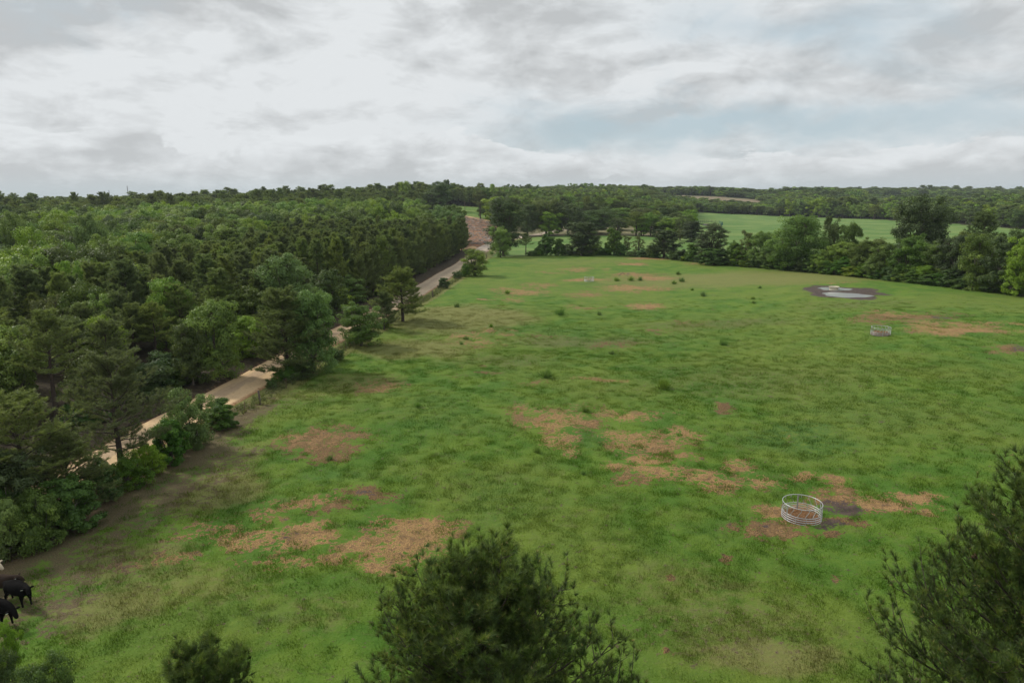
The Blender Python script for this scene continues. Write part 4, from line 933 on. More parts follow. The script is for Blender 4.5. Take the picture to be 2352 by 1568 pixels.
# scattered trees in the meadow beyond
MG = 'scattered trees in the meadow beyond the hedge'
for (pr, v, px, pb, pt, w, lab) in [
    ('meadow', 0, 1212, 541, 470, 52, 'leftmost meadow tree behind the lone small pine'),
    ('meadow', 1, 1254, 540, 456, 76, 'tall meadow tree left of the conical cedar'),
    ('meadow', 2, 1304, 540, 468, 70, 'meadow tree with clear trunk just left of the cedar tip'),
    ('big', 2, 1362, 537, 480, 112, 'widest spreading meadow tree right of the cedar tip'),
    ('meadow', 0, 1422, 529, 478, 70, 'light green meadow tree above the hay bale'),
    ('olive', 1, 1418, 541, 500, 44, 'small olive tree in front of the hay bale'),
    ('meadow', 1, 1464, 520, 477, 62, 'round meadow tree right of the hay bale'),
    ('bright', 0, 1494, 541, 488, 46, 'pale green upright tree in the dry grass'),
    ('meadow', 0, 1536, 537, 477, 64, 'tall meadow tree with a dark clear trunk in dry grass'),
    ('olive', 0, 1560, 548, 500, 30, 'small slim olive tree left of the dark cedar'),
    ('bright', 1, 1584, 541, 490, 34, 'pale tree at the corner of the wide far field'),
    ('cedar', 1, 1588, 556, 508, 50, 'dark cedar with a light tip near the corral'),
    ('sparse', 1, 1562, 553, 526, 30, 'small bare-stemmed tree in front of the dark cedar'),
    ('sparse', 0, 1478, 541, 512, 22, 'thin sapling beside the pale upright tree'),
    ('sparse', 1, 1405, 546, 520, 22, 'thin sapling left of the bale'),
    ('sparse', 0, 1612, 553, 530, 24, 'thin sapling right of the dark cedar')]:
    tree_px(pr, v, px, pb, pt, w, lab, MG)
# by the green hill field
for (pr, v, px, pb, pt, w, lab) in [
    ('big', 1, 1010, 482, 418, 62, 'great dark oak at the left of the small hilltop field'),
    ('dark', 0, 985, 486, 440, 52, 'dark rounded tree left of the hilltop oak'),
    ('pine', 2, 1104, 503, 436, 34, 'tall tree with bare trunk, left of three beside the hilltop field'),
    ('leaf', 3, 1116, 503, 432, 44, 'middle of the three bare-trunked trees beside the hilltop field'),
    ('pine', 3, 1128, 503, 440, 36, 'right of the three bare-trunked trees beside the hilltop field'),
    ('dark', 1, 1148, 508, 440, 50, 'dark tree behind the tall corner tree of the hedge')]:
    tree_px(pr, v, px, pb, pt, w, lab, 'trees round the hilltop field')
x, y = PR(930, 455); z = float(H(x, y)[0]); put_tree('big', 0, x, y, height_for(x, y, z, 417), 34*depth(x, y, z)/FPX, 'tall rounded oak standing out on the skyline left of the hilltop field', 'trees round the hilltop field')
# saplings and shrubs at the lower left corner
SAP = 'young trees at the lower left corner'
for (v, px, dpt, pt, w, lab) in [(0, 5, 25.5, 1425, 60, 'pale-leaved young tree at the left edge below the black cows'), (1, 75, 23.0, 1512, 150, 'low leafy young tree in the bottom left corner'), (1, -30, 24.0, 1470, 110, 'leafy young tree cut off by the left edge, low down')]:
    x = (px-CX)/FPX*dpt; y = 0; dd = ray(px, pt); k = dpt; x, y = dd[0]*k, dd[1]*k; z = float(H(x, y)[0])
    put_tree('sapling', v, x, y, CAMZ+dd[2]*k-z, w*dpt/FPX, lab, SAP)

# ------------------------------------------------------------------ near pines seen from above
def hero_pine(seed, Ht, Rad, cf, nl, ns, nsh, nneedle, label, px, pt, dpt, shape=.7, rz=0.):
    dd = ray(px, pt); x, y = dd[0]*dpt, dd[1]*dpt; z0 = float(H(x, y)[0]); Ht = CAMZ+dd[2]*dpt-z0
    paths, limbs, SP, SD, ST, rng = pine_skeleton(Ht, Rad, cf, seed, nl, ns, nsh, shape=shape, sec=(.22, .48))
    root = empty('near_pine_tree', (x, y, z0), rz); tag(root, label, 'tree', 'pines rising in the foreground')
    V, F = tubes(paths, 10); link('trunk', new_mesh('near_pine_trunk', V, F, M['bark'], True), root)
    limbs = [(l[0], l[1]*.72) for l in limbs]
    big = [l for l in limbs if len(l[0]) > 4]; small = [l for l in limbs if len(l[0]) <= 4]
    for l in big:
        V, F = tubes([l], 6); link('limb', new_mesh('near_pine_limb', V, F, M['bark'], True), root)
    V, F = tubes(small, 4); tag(link('twigs', new_mesh('near_pine_twigs', V, F, M['bark'], True), root), kind='stuff')
    n = len(SP); Ls = rng.uniform(.04, .13, n)
    # every shoot carries a brush of needles: eight real brushes, the rest instanced from them
    srcs = []
    for k in range(8):
        rg = np.random.default_rng(seed*10+k); L0 = rg.uniform(.05, .14); nn = nneedle
        q = rg.normal(size=(nn, 3)); q[:, 2] = 0; q = unit(q); tt = rg.uniform(0, 1, (nn, 1)); sp_ = rg.uniform(.10, 1.15, (nn, 1))*(1.2-.35*tt)
        bd = unit(np.array([[0, 0, 1.]])*np.cos(sp_)+q*np.sin(sp_)); B = np.array([[0, 0, 1.]])*tt*L0; ll = rg.uniform(.115, .185, (nn, 1)); w = unit(np.cross(bd, rg.normal(size=bd.shape)))*.0046
        V = np.stack([B-w, B+w, B+bd*ll], 1).reshape(-1, 3); tn = .36+rg.normal(0, .10, nn)+.20*(tt[:, 0] > .75)
        o = link('needle_brush', new_mesh('needle_brush', V, np.arange(len(V)).reshape(-1, 3), M['heropine'], False, {'tone': np.repeat(tn, 3)}), root, tuple(SP[k*7])); tag(o, kind='stuff')
        th = math.acos(max(-1, min(1, SD[k*7][2]))); o.rotation_euler = (0, th, math.atan2(SD[k*7][1], SD[k*7][0])); srcs.append([o])
    th = np.arccos(np.clip(SD[:, 2], -1, 1)); ph = np.arctan2(SD[:, 1], SD[:, 0]); sc3 = rng.uniform(.8, 1.2, n)
    pm = point_mesh('needles', SP, np.zeros(n), rng.integers(0, 8, n), np.column_stack([sc3]*3), {'rx': rng.uniform(0, 6.28, n), 'ry': th, 'rzz': ph})
    nd = instance_on('needles', pm, srcs, None, None, True); nd.parent = root
    # shoot stems + yellowish new buds
    V, F = tubes([(np.array([a, a+b_*l]), np.array([.007, .005])) for a, b_, l in list(zip(SP, SD, Ls))[::3]], 3)
    tag(link('shoot_stems', new_mesh('shoot_stems', V, F, M['cone'], True), root), kind='stuff')
    idx = rng.permutation(n)[:int(n*.25)]; cand = []
    for i in idx:
        tip = SP[i]+SD[i]*Ls[i]
        for k in range(rng.integers(1, 4)):
            dv = unit(SD[i]+rng.normal(0, .35, 3)); cand.append((np.array([tip, tip+dv*rng.uniform(.03, .08)]), np.array([.007, .003])))
    V, F = tubes(cand, 3); tag(link('new_shoots', new_mesh('new_shoots', V, F, M['candle'], True), root), kind='stuff')
    # cones in clusters on the limbs
    cv = []; 
    for i in range(26):
        l = big[rng.integers(len(big))][0]; k = rng.integers(2, len(l)-1); p = l[k]
        for j in range(rng.integers(1, 4)):
            dv = unit(rng.normal(size=3)+np.array([0, 0, -.2])); a = p+rng.normal(0, .03, 3)
            cv.append((np.array([a, a+dv*.03, a+dv*.07, a+dv*.10]), np.array([.010, .030, .024, .004])))
    V, F = tubes(cv, 6); tag(link('pine_cones', new_mesh('pine_cones', V, F, M['cone'], True), root), kind='stuff')
    return root
hero_pine(301, 11.6, 3.9, .64, 125, 17, 5, 54, 'large pine crown rising in front of the pasture, bottom centre', 1120, 1258, 13.2, shape=.60)
hero_pine(302, 13.5, 3.75, .66, 130, 17, 5, 52, 'tall pine reaching in from the lower right edge', 2520, 1070, 12.6, shape=.62, rz=1.0)
hero_pine(303, 8.5, 2.4, .7, 60, 14, 5, 50, 'top of a smaller pine at the bottom edge, left of the large one', 452, 1470, 14.6, shape=.6, rz=2.0)

# ------------------------------------------------------------------ scattered forest
def scatter():
    rng = np.random.default_rng(99); out = []
    def ring(r0, r1, s, a0=-56, a1=50):
        n = int((R(a1)-R(a0))/2*(r1*r1-r0*r0)/(s*s)); k = int(math.sqrt(n))+1
        # jittered grid in cartesian space
        g = np.arange(-r1, r1, s); X, Y = np.meshgrid(g, np.arange(0, r1, s)); X = X.ravel()+rng.uniform(-.42, .42, X.size)*s; Y = Y.ravel()+rng.uniform(-.42, .42, Y.size)*s
        rr = np.hypot(X, Y); aa = np.degrees(np.arctan2(X, Y)); m = (rr >= r0) & (rr < r1) & (aa > a0) & (aa < a1)
        return X[m], Y[m]
    for (r0, r1, s) in [(24, 240, 3.9), (240, 460, 5.4), (460, 900, 7.6), (900, 1700, 12), (1700, 3600, 22), (3600, 6500, 44)]:
        X, Y = ring(r0, r1, s); r = np.hypot(X, Y); col = col_az(X, Y); rx = road_x(Y)
        bad = inpoly(X, Y, MAIN) | inpoly(X, Y, MEADOW) | inpoly(X, Y, HILLF) | inpoly(X, Y, CLEAR) | inpoly(X, Y, BROWNF) | inpoly(X, Y, SMALLF) | inpoly(X, Y, DRYG)
        bad |= (np.abs(X-rx) < 8.5) & (Y < 340)
        bad |= (X > rx) & (r < 235)
        bad |= (col > 1000) & (col < 1150) & (r > 385) & (r < 505)
        bad |= (Y < 300) & (X > rx-6) & (Y > 200) & (col < 1200)
        k = ~bad; X, Y, r, col, rx = X[k], Y[k], r[k], col[k], rx[k]
        big = fbm(X, Y, 1/55., 7, 3); big2 = fbm(X, Y, 1/220., 8, 3); u = rng.uniform(0, 1, len(X))
        for x, y, rr, c, b1, b2, q, rxx in zip(X, Y, r, col, big, big2, u, rx):
            w = s*rng.uniform(1.35, 1.8)
            d = rxx-x
            if rr < 240 and x < rxx:
                plant = (c > 330) and rr > 92 or (d < 70 and rr > 92)
                if rr < 92:                      # open pines and broadleaves near the road
                    if q < .33: continue
                    kind = 'pine' if (q < .84) else 'leaf'; h = rng.uniform(7.6, 10.2); w = rng.uniform(4.0, 5.6)
                    if rr < 46: h *= .8
                elif c < 640 and rr > 108 + 50*(b1-.5) + max(0, (c-250)*.24):
                    kind = 'leaf' if b1+q*.3 > .50 else 'pine'; h = rng.uniform(8, 13.0); w = rng.uniform(6.5, 11)
                    if q < .58: continue
                elif plant:
                    if q < .10: continue
                    kind = 'dense'; h = rng.uniform(8.2, 11.8); w = rng.uniform(3.0, 5.4)
                else: kind = 'pine' if q < .85 else 'leaf'; h = rng.uniform(8.5, 10); w = rng.uniform(4, 5.5)
            elif rr < 335 and x < rxx+5:
                kind = 'leaf' if b1+q*.35 > .42 else 'pine'; h = rng.uniform(9.5, 14.5); w = rng.uniform(7.5, 11.5)
                if q < .38: continue
            elif c < 1130:
                kind = 'pine' if b1+q*.4 > .52 else 'leaf'; h = rng.uniform(9, 13.5)*(1 if q < .90 else 1.28)*(.75+.45*b1); w = max(w, 6.5)*(1.0 if kind == 'leaf' else .85)
            elif rr < 620:
                kind = 'leaf' if q < .72 else 'pine'; h = rng.uniform(8.5, 15); w = rng.uniform(7.5, 12)
                if c > 1440: h *= .85
            elif rr < 1300:
                kind = ('pine' if (q < .65) else 'leaf') if c < 1500 else ('leaf' if q < .75 else 'pine'); h = rng.uniform(11, 14.5)*(1+.3*(b2-.5))*(1 if q < .95 else 1.25)
                if c > 1765: h = rng.uniform(11, 16)*(1.12 if b1 > .55 else .9)
                if 1490 < c < 1770: h = rng.uniform(6.5, 8.5) if rr < 1000 else rng.uniform(10, 13)
                if 1945 < c < 2200: h = rng.uniform(6.5, 9) if 760 < rr < 1090 else h*.9
            else:
                kind = 'pine' if b2+q*.25 > .45 else 'leaf'; h = rng.uniform(12, 15)*(1 if q < .95 else 1.3)*(.9+.3*b1)
            if rr > 1700: w *= 1.1; h *= (1.15 if rr < 3600 else 1.3)
            out.append((kind, x, y, rr, h, w, c, q))
    return out
trees = scatter()
pts_xy = np.array([(t_[1], t_[2]) for t_ in trees]); tz = H(pts_xy[:, 0], pts_xy[:, 1])
ind = {'pine': 0, 'leaf': 0}
LIM = {'pine': 262, 'leaf': 190}
order = sorted(range(len(trees)), key=lambda i: trees[i][3])
stuff = {'pine_tree_wood': [], 'broadleaf_tree_wood': []}
PK = ['pine', 'dense', 'leaf']
for i in order:
    kind, x, y, rr, h, w, c, q = trees[i]; fam = 'leaf' if kind == 'leaf' else 'pine'
    # outside the camera's sector trees are never individuals
    insec = (-120 < c < 2470)
    v = int(q*1000) % 7
    if insec and ind[fam] < LIM[fam] and rr < 600:
        ind[fam] += 1
        if kind == 'leaf':
            key = ('leaf', 'bright', 'leaf', 'olive', 'dark', 'leaf', 'bright')[v]
            lab = 'broadleaf tree among the pines of the left wood, not far from the road' if rr < 130 else 'green broadleaf crown in the wooded belt beyond the left pines'
            grp = 'broadleaf trees of the left wood' if rr < 130 else 'broadleaf crowns beyond the left pines'
            if c > 1130: lab, grp = 'green broadleaf tree in the wood behind the meadow', 'broadleaf trees behind the meadow'
        else:
            key = 'pine' if kind == 'pine' else 'pine_dense'
            if kind == 'dense': lab, grp = 'dark pine in the dense even plantation beside the road', 'pines of the dense plantation'
            elif rr < 95: lab, grp = 'tall-trunked pine in the open wood left of the sandy road', 'pines of the open wood'
            else: lab, grp = 'pine standing among broadleaf trees in the left wood', 'pines mixed into the left wood'
            if c > 1130: lab, grp = 'dark pine in the wood behind the meadow', 'pines behind the meadow'
        put_tree(key, v, x, y, h, w, lab, grp, z=float(tz[i]))
    else:
        near = rr < 460
        if kind == 'leaf': key = ('leaf', v % 4) if near else ('leaf_far', v % 4)
        else: key = ((('pine', v % 4) if kind == 'pine' else ('pine_dense', v % 3)) if near else ('pine_far', v % 2))
        stuff['broadleaf_tree_wood' if kind == 'leaf' else 'pine_tree_wood'].append((key, x, y, float(tz[i]), h, w, q))
# one real tree of each far kind so that the woods can be instanced from it
for v in range(4):
    x, y = PR(1240+v*60, 600+v*12); put_tree('leaf_far', v, x, y, 12.5, 10, 'round crown in the front of the wooded hill behind the meadow trees', 'front crowns of the wooded hill')
for v in range(2):
    x, y = PR(1270+v*90, 640); put_tree('pine_far', v, x, y, 14, 6.5, 'dark pine in the front of the wooded hill behind the meadow trees', 'front pines of the wooded hill')

def wood(name, items, label, cat):
    keys = sorted({k[0] for k in items}); kid = {k: i for i, k in enumerate(keys)}
    keys = [k for k in keys if k in FAR_SRC]
    items = [it for it in items if it[0] in FAR_SRC]; kid = {k: i for i, k in enumerate(keys)}
    V = np.array([(it[1], it[2], it[3]-.05) for it in items]); n = len(items)
    me = bpy.data.meshes.new(name); me.vertices.add(n); me.vertices.foreach_set('co', V.astype(np.float32).ravel())
    def fa(nm, arr, ty='FLOAT'):
        at = me.attributes.new(nm, ty, 'POINT'); at.data.foreach_set('value' if ty != 'FLOAT_VECTOR' else 'vector', arr)
    rng = np.random.default_rng(3)
    fa('rot', rng.uniform(0, 6.28, n).astype(np.float32))
    fa('idx', np.array([kid[it[0]] for it in items], dtype=np.int32), 'INT')
    sc_ = np.array([(it[5]/PROT[it[0][0]][it[0][1]]['W'],)*2 + (it[4]/PROT[it[0][0]][it[0][1]]['H'],) for it in items], dtype=np.float32)
    fa('scl', sc_.ravel(), 'FLOAT_VECTOR'); me.update()
    ob = link(name, me); tag(ob, label, cat, kind='stuff')
    ng = bpy.data.node_groups.new(name+'_nodes', 'GeometryNodeTree')
    ng.interface.new_socket('Geometry', in_out='INPUT', socket_type='NodeSocketGeometry'); ng.interface.new_socket('Geometry', in_out='OUTPUT', socket_type='NodeSocketGeometry')
    N = ng.nodes; L = ng.links; gi = N.new('NodeGroupInput'); go = N.new('NodeGroupOutput')
    jn = N.new('GeometryNodeJoinGeometry')
    for k in reversed(keys):     # join keeps the last link first
        j2 = N.new('GeometryNodeJoinGeometry')
        for src in FAR_SRC[k]:
            oi = N.new('GeometryNodeObjectInfo'); oi.transform_space = 'ORIGINAL'; oi.inputs[0].default_value = src; L.new(oi.outputs['Geometry'], j2.inputs[0])
        gt = N.new('GeometryNodeGeometryToInstance'); L.new(j2.outputs[0], gt.inputs[0]); L.new(gt.outputs[0], jn.inputs[0])
    ip = N.new('GeometryNodeInstanceOnPoints'); L.new(gi.outputs[0], ip.inputs['Points']); L.new(jn.outputs[0], ip.inputs['Instance'])
    ip.inputs['Pick Instance'].default_value = True
    def na(nm, ty):
        a = N.new('GeometryNodeInputNamedAttribute'); a.data_type = ty; a.inputs[0].default_value = nm; return a.outputs[0]
    L.new(na('idx', 'INT'), ip.inputs['Instance Index']); L.new(na('scl', 'FLOAT_VECTOR'), ip.inputs['Scale'])
    cx = N.new('ShaderNodeCombineXYZ'); L.new(na('rot', 'FLOAT'), cx.inputs[2])
    L.new(cx.outputs[0], ip.inputs['Rotation']); L.new(ip.outputs[0], go.inputs[0])
    md = ob.modifiers.new('trees', 'NODES'); md.node_group = ng
    print(name, n, keys)
wood('pine_wood', stuff['pine_tree_wood'], 'dark pine woods covering the hills out to the horizon', 'woodland')
wood('broadleaf_wood', stuff['broadleaf_tree_wood'], 'green broadleaf woods between the pines and fields', 'woodland')

# ------------------------------------------------------------------ hay ring feeders
steel = simple('galvanised_steel', (.50, .51, .51), .45, .6, .2, 4)
def ring_pts(r, z, a0=0, a1=360, n=60):
    a = np.radians(np.linspace(a0, a1, n)); return np.column_stack([np.cos(a)*r, np.sin(a)*r, np.full(n, z)])
def feeder(px, py, label, rz, rad=1.05, ht=.92, hay_h=.0):
    x, y = G(px, py); z = float(H(x, y)[0]); e = empty('hay_ring_feeder', (x, y, z+.01), rz)
    tag(e, label, 'hay feeder', 'round hay feeders')
    t_ = .021
    for nm, zz in (('top_rail', ht), ('rail', ht*.45), ('rail', ht*.31), ('rail', ht*.17), ('bottom_rail', .03)):
        P = ring_pts(rad, zz, 0, 360, 61); V, F = tubes([(P[:-1], np.full(60, t_))], 6)
        k = 60; j = np.arange(6); F2 = np.stack([(k-1)*6+j, (k-1)*6+(j+1) % 6, (j+1) % 6, j], -1)
        link(nm, new_mesh(nm, V, np.vstack([F, F2]), steel, True), e)
    for s in range(3):
        a = s*120
        for da in (-1.1, 1.1):
            c, s_ = math.cos(R(a+da)), math.sin(R(a+da)); V, F = tubes([(np.array([[c*rad, s_*rad, 0.01], [c*rad, s_*rad, ht+.01]]), np.full(2, t_))], 6)
            link('post', new_mesh('post', V, F, steel, True), e)
        for b in range(5):
            a0 = a+14+b*22; a1 = a0+9; zl = ht*.45
            P = np.array([[math.cos(R(q))*rad, math.sin(R(q))*rad, zz] for q, zz in ((a1, ht), (a1, ht*.86), (a0+1, ht*.60), (a0, ht*.56), (a0, zl))])
            V, F = tubes([(P, np.full(5, .017))], 6); link('slant_bar', new_mesh('slant_bar', V, F, steel, True), e)
        for b in range(3):
            q = a+30+b*30; V, F = tubes([(np.array([[math.cos(R(q))*rad, math.sin(R(q))*rad, .03], [math.cos(R(q))*rad, math.sin(R(q))*rad, ht*.45]]), np.full(2, .015))], 6)
            link('upright', new_mesh('upright', V, F, steel, True), e)
    if hay_h:
        rg = np.random.default_rng(int(px)); n = 9000; rr = np.sqrt(rg.uniform(0, 1, n))*1.0; aa = rg.uniform(0, 6.283, n)
        hx, hy = rr*np.cos(aa), rr*np.sin(aa); hz = hay_h*(1-(rr/1.04)**4)*(.35+1.1*fbm(hx+px, hy, 1.4, 12, 3))*rg.uniform(.6, 1, n)
        B = np.column_stack([hx, hy, hz]); d = unit(rg.normal(size=(n, 3))*[1, 1, .45])*rg.uniform(.08, .24, (n, 1)); s2 = unit(np.cross(d, rg.normal(size=(n, 3))))*.012
        V = np.stack([B-s2, B+s2, B+d], 1).reshape(-1, 3); F = np.arange(len(V)).reshape(-1, 3)
        # solid core so that the heap is not see-through
        g = 24; q = np.linspace(0, 6.283, g, endpoint=False); core = [(0, 0, hay_h*.75)]
        for f in (.35, .7, 1.0):
            for a_ in q: core.append((math.cos(a_)*.97*f, math.sin(a_)*.97*f, hay_h*.75*(1-f**4)*(.5+.8*float(fbm(math.cos(a_)*f+px, math.sin(a_)*f, 1.4, 12, 3)))))
        cf = [(0, 1+i, 1+(i+1) % g) for i in range(g)]
        for k in (0, 1):
            for i in range(g):
                a_, b_ = 1+k*g+i, 1+k*g+(i+1) % g; cf += [(a_, a_+g, b_+g), (a_, b_+g, b_)]
        nV = len(V); V = np.vstack([V, np.array(core)]); F = np.vstack([F, np.array(cf)+nV])
        hm_ = link('hay_heap', new_mesh('hay_heap', V, F, simple('feeder_hay', (.34, .19, .09), .9, 0, .6, 7)), None, (x, y, z)); tag(hm_, 'brown hay heaped inside the '+('middle-distance' if px > 2000 else 'nearest')+' feeder ring', 'hay', kind='stuff')
feeder(1840, 1192, 'nearest shiny ring feeder standing on trampled brown hay', R(200), hay_h=.16)
feeder(2022, 769, 'ring feeder half full of brown hay, right of the middle of the field', R(255), hay_h=.52)
feeder(1353, 647, 'empty farthest ring feeder, small and pale near the hedge', R(280))
# bent feeder pieces lying near the far ring
for (px, py, rz, lab) in [(1429, 634, .5, 'left of two bent dark metal pieces lying in the worn grass'), (1444, 634, 1.1, 'right of two bent dark metal pieces lying in the worn grass')]:
    x, y = G(px, py); z = float(H(x, y)[0]); e = empty('bent_metal_piece', (x, y, z), rz); tag(e, lab, 'metal scrap', 'bent feeder pieces')
    dk = simple('dark_rusted_steel', (.10, .10, .11), .6, .6)
    for k in range(2):
        P = np.array([[-.8, k*.3, .03], [-.3, k*.3, .45], [.4, k*.3+.1, .62], [1.0, k*.3+.2, .3]]); V, F = tubes([(P, np.full(4, .03))], 6); link('bent_rail', new_mesh('bent_rail', V, F, dk, True), e)
    V, F = tubes([(np.array([[-.3, 0, .45], [-.3, .3, .45]]), np.full(2, .025))], 6); link('cross_bar', new_mesh('cross_bar', V, F, dk, True), e)

# ------------------------------------------------------------------ water trough
def lathe(prof, n=40):
    a = np.linspace(0, 2*math.pi, n, endpoint=False); V = np.array([[math.cos(q)*r, math.sin(q)*r, z] for r, z in prof for q in a]); F = []
    for i in range(len(prof)-1):
        for j in range(n): F.append((i*n+j, i*n+(j+1) % n, (i+1)*n+(j+1) % n, (i+1)*n+j))
    return V, np.array(F)
x, y = G(1915, 665.5); z = POND[2]-.06; tr_ = empty('water_trough', (x, y, z)); tag(tr_, 'round cream water trough standing in the puddle', 'trough')
cream = simple('cream_plastic', (.58, .52, .38), .5, 0, .15, 3)
V, F = lathe([(.02, 0), (.66, 0), (.70, .05), (.80, .56), (.86, .57), (.87, .62), (.82, .64), (.77, .58), (.70, .12), (.02, .10)]); link('tub', new_mesh('tub', V, F, cream, True), tr_)
V, F = lathe([(.02, .50), (.76, .50)]); link('water_surface', new_mesh('water_surface', V, F, wm), tr_)
V, F = tubes([(np.array([[-.85, .05, .66], [-.4, .05, .70], [.1, .05, .68]]), np.array([.05, .06, .05]))], 8); link('float_valve', new_mesh('float_valve', V, F, cream, True), tr_)

# ------------------------------------------------------------------ weed clumps
def weed_mesh(seed, n=80):
    rg = np.random.default_rng(seed); B = np.column_stack([rg.normal(0, .22, n), rg.normal(0, .22, n), np.zeros(n)]); D_ = unit(np.column_stack([B[:, 0]*2.4+rg.normal(0, .25, n), B[:, 1]*2.4+rg.normal(0, .25, n), np.ones(n)]))
    V1, F1, T1 = blades(B, D_, rg.uniform(.4, .95, n), .05, rg, 3, .35, 0, .25)
    C = B+D_*rg.uniform(.1, .6, (n, 1)); C = np.repeat(C, 3, 0)+rg.normal(0, .06, (n*3, 3)); C[:, 2] = np.maximum(C[:, 2], .03); V2, F2, T2 = leaves(C, rg.normal(size=C.shape)+[0, 0, 1], .09, rg, np.full(len(C), .5)+rg.normal(0, .1, len(C)))
    F2t = np.vstack([F2[:, [0, 1, 2]], F2[:, [0, 2, 3]]])
    return new_mesh('weed', np.vstack([V1, V2]), np.vstack([F1, F2t+len(V1)]), M['weed'], False, {'tone': np.concatenate([T1, T2])})
WM = [weed_mesh(401+i) for i in range(3)]
for i, (px, py, w, lab) in enumerate([(1525, 892, 30, 'largest dark weed clump alone in the middle of the pasture'), (1405, 814, 13, 'dark weed clump above left of the largest one'), (1050, 706, 14, 'weed clump in yellowish grass left of the worn patches'),
    (1615, 681, 14, 'compact dark weed clump left of the puddles'), (1730, 688, 9, 'upper of two small weeds stacked left of the puddles'), (1731, 697, 9, 'lower of two small weeds stacked left of the puddles'),
    (1376, 724, 12, 'weed clump below the worn patches, right one'), (1286, 724, 22, 'low wide weed clump below the worn patches, left one'), (1566, 648, 14, 'weed clump at the right end of the far weed row'),
    (1558, 632, 11, 'uppermost weed clump of the far weed row'), (1416, 646, 12, 'weed clump at the left end of the far weed row'), (1449, 645, 14, 'second weed clump from the left in the far row'), (1470, 645, 12, 'weed clump in the middle of the far row'), (1548, 653, 11, 'low weed clump near the right end of the far row'),
    (1660, 793, 20, 'pale weed clump far right of the largest one'), (1128, 752, 10, 'weed tuft beside the pale worn strip at left'), (1070, 780, 12, 'weed tuft on the pale worn strip at left'), (758, 1058, 18, 'weed growing on the brown litter patch at left'), (1235, 1040, 20, 'weed on the left edge of the worn central patch'), (1345, 945, 18, 'leafy weed between the two central patches'),
    (1165, 676, 12, 'weed on the upper left worn patch'), (1745, 662, 8, 'tiny weed upper left of the puddle mud'), (1255, 868, 30, 'broad flat weed clump above the central patches'), (1060, 792, 10, 'small weed at the lower end of the pale strip'), (1340, 1090, 12, 'small weed below the central worn patch'), (960, 935, 14, 'weed tuft in lush grass between the patches'), (1590, 668, 8, 'tiny weed left of the compact dark clump')]):
    x, y = G(px, py); z = float(H(x, y)[0]); s = w*depth(x, y, z)/FPX/1.35
    o = link('weed_clump', WM[i % 3], None, (x, y, z-.02)); o.scale = (s*.85, s*.85, s*1.5); o.rotation_euler[2] = i*1.3; tag(o, lab, 'weed', 'weed clumps in the pasture')

# ------------------------------------------------------------------ fences
wood_m = simple('weathered_post', (.10, .075, .06), .9, 0, .5, 8, .01); rust = simple('rusty_iron', (.13, .075, .05), .8, .3)
wire_m = simple('fence_wire', (.22, .19, .17), .6, .7)
fe = empty('wire_fence', (0, 0, 0)); tag(fe, 'wire fence on thin rusty posts between the road and the pasture', 'fence')
ys = [28, 33, 38, 43, 48, 52, 55.9, 58.6, 64, 70, 75, 80, 86, 92, 98, 104, 110, 117, 124, 131, 138, 146, 154, 162, 170, 179, 188, 197, 204]
for i, y in enumerate(ys):
    x = float(fence_x(y))-.05; z = float(H(x, y)[0]); woodp = (i in (7, 18, 28)); h = 1.28 if woodp else 1.05; r_ = .10 if woodp else .025
    V, F = tubes([(np.array([[0, 0, -.2], [-.03, 0, h*.5], [-.08 if woodp else 0, 0, h], [-.08 if woodp else 0, 0, h+.005]]), np.array([r_, r_*.95, r_*.9, .004]))], 8)
    p = link('wooden_post' if woodp else 'metal_post', new_mesh('post', V, F, wood_m if woodp else rust, True), fe, (x, y, z))
for k in range(4):
    P = np.array([[float(fence_x(y))-.08, y, float(H(fence_x(y), y)[0])+.22+.25*k] for y in np.arange(28, 204, 3.)]); V, F = tubes([(P, np.full(len(P), .006))], 3); link('wire', new_mesh('wire', V, F, wire_m), fe)
hf = empty('hedge_fence', (0, 0, 0)); tag(hf, 'old post and wire fence showing in the gap of the far hedge', 'fence')
for i, px in enumerate([1215, 1300, 1385, 1450, 1488, 1493, 1545, 1570, 1605]):
    pb = np.interp(px, [p[0] for p in HEDGE_PX], [p[1] for p in HEDGE_PX]); x, y = G(px, pb+1); z = float(H(x, y)[0]); h = 2.3 if i in (4, 5) else 1.4
    V, F = tubes([(np.array([[0, 0, -.2], [0, 0, h], [0, 0, h+.01]]), np.array([.13, .11, .01]))], 7); link('wooden_post', new_mesh('post', V, F, wood_m, True), hf, (x, y, z))
for k in range(3):
    P = np.array([[x_, y_+.2, float(H(x_, y_)[0])+.3+.35*k] for x_, y_ in HEDGE[1:6]]); V, F = tubes([(P, np.full(len(P), .008))], 3); link('wire', new_mesh('wire', V, F, wire_m), hf)
# rough growth along the fence (uncountable)
def verge():
    rg = np.random.default_rng(15); n = 2600; y = 24+180*rg.uniform(0, 1, n)**1.35; x = fence_x(y)-rg.uniform(.0, 1.5, n); z = H(x, y); B = np.column_stack([x, y, z]); D_ = unit(rg.normal(size=(n, 3))*.5+[0, 0, 1]); k = vnoise(y*.35, y*0, 3)
    V, F, T = blades(B, D_, (.25+.55*k)*rg.uniform(.6, 1.2, n), .05, rg, 7, .8, .05, .15, np.clip(.3+.5*vnoise(y*.22, x, 5), 0, 1))
    return new_mesh('rough_grass', V, F, M['olive'], False, {'tone': T})
tag(link('rough_grass', verge()), 'rough weeds and long grass growing along the fence', 'grass', kind='stuff')

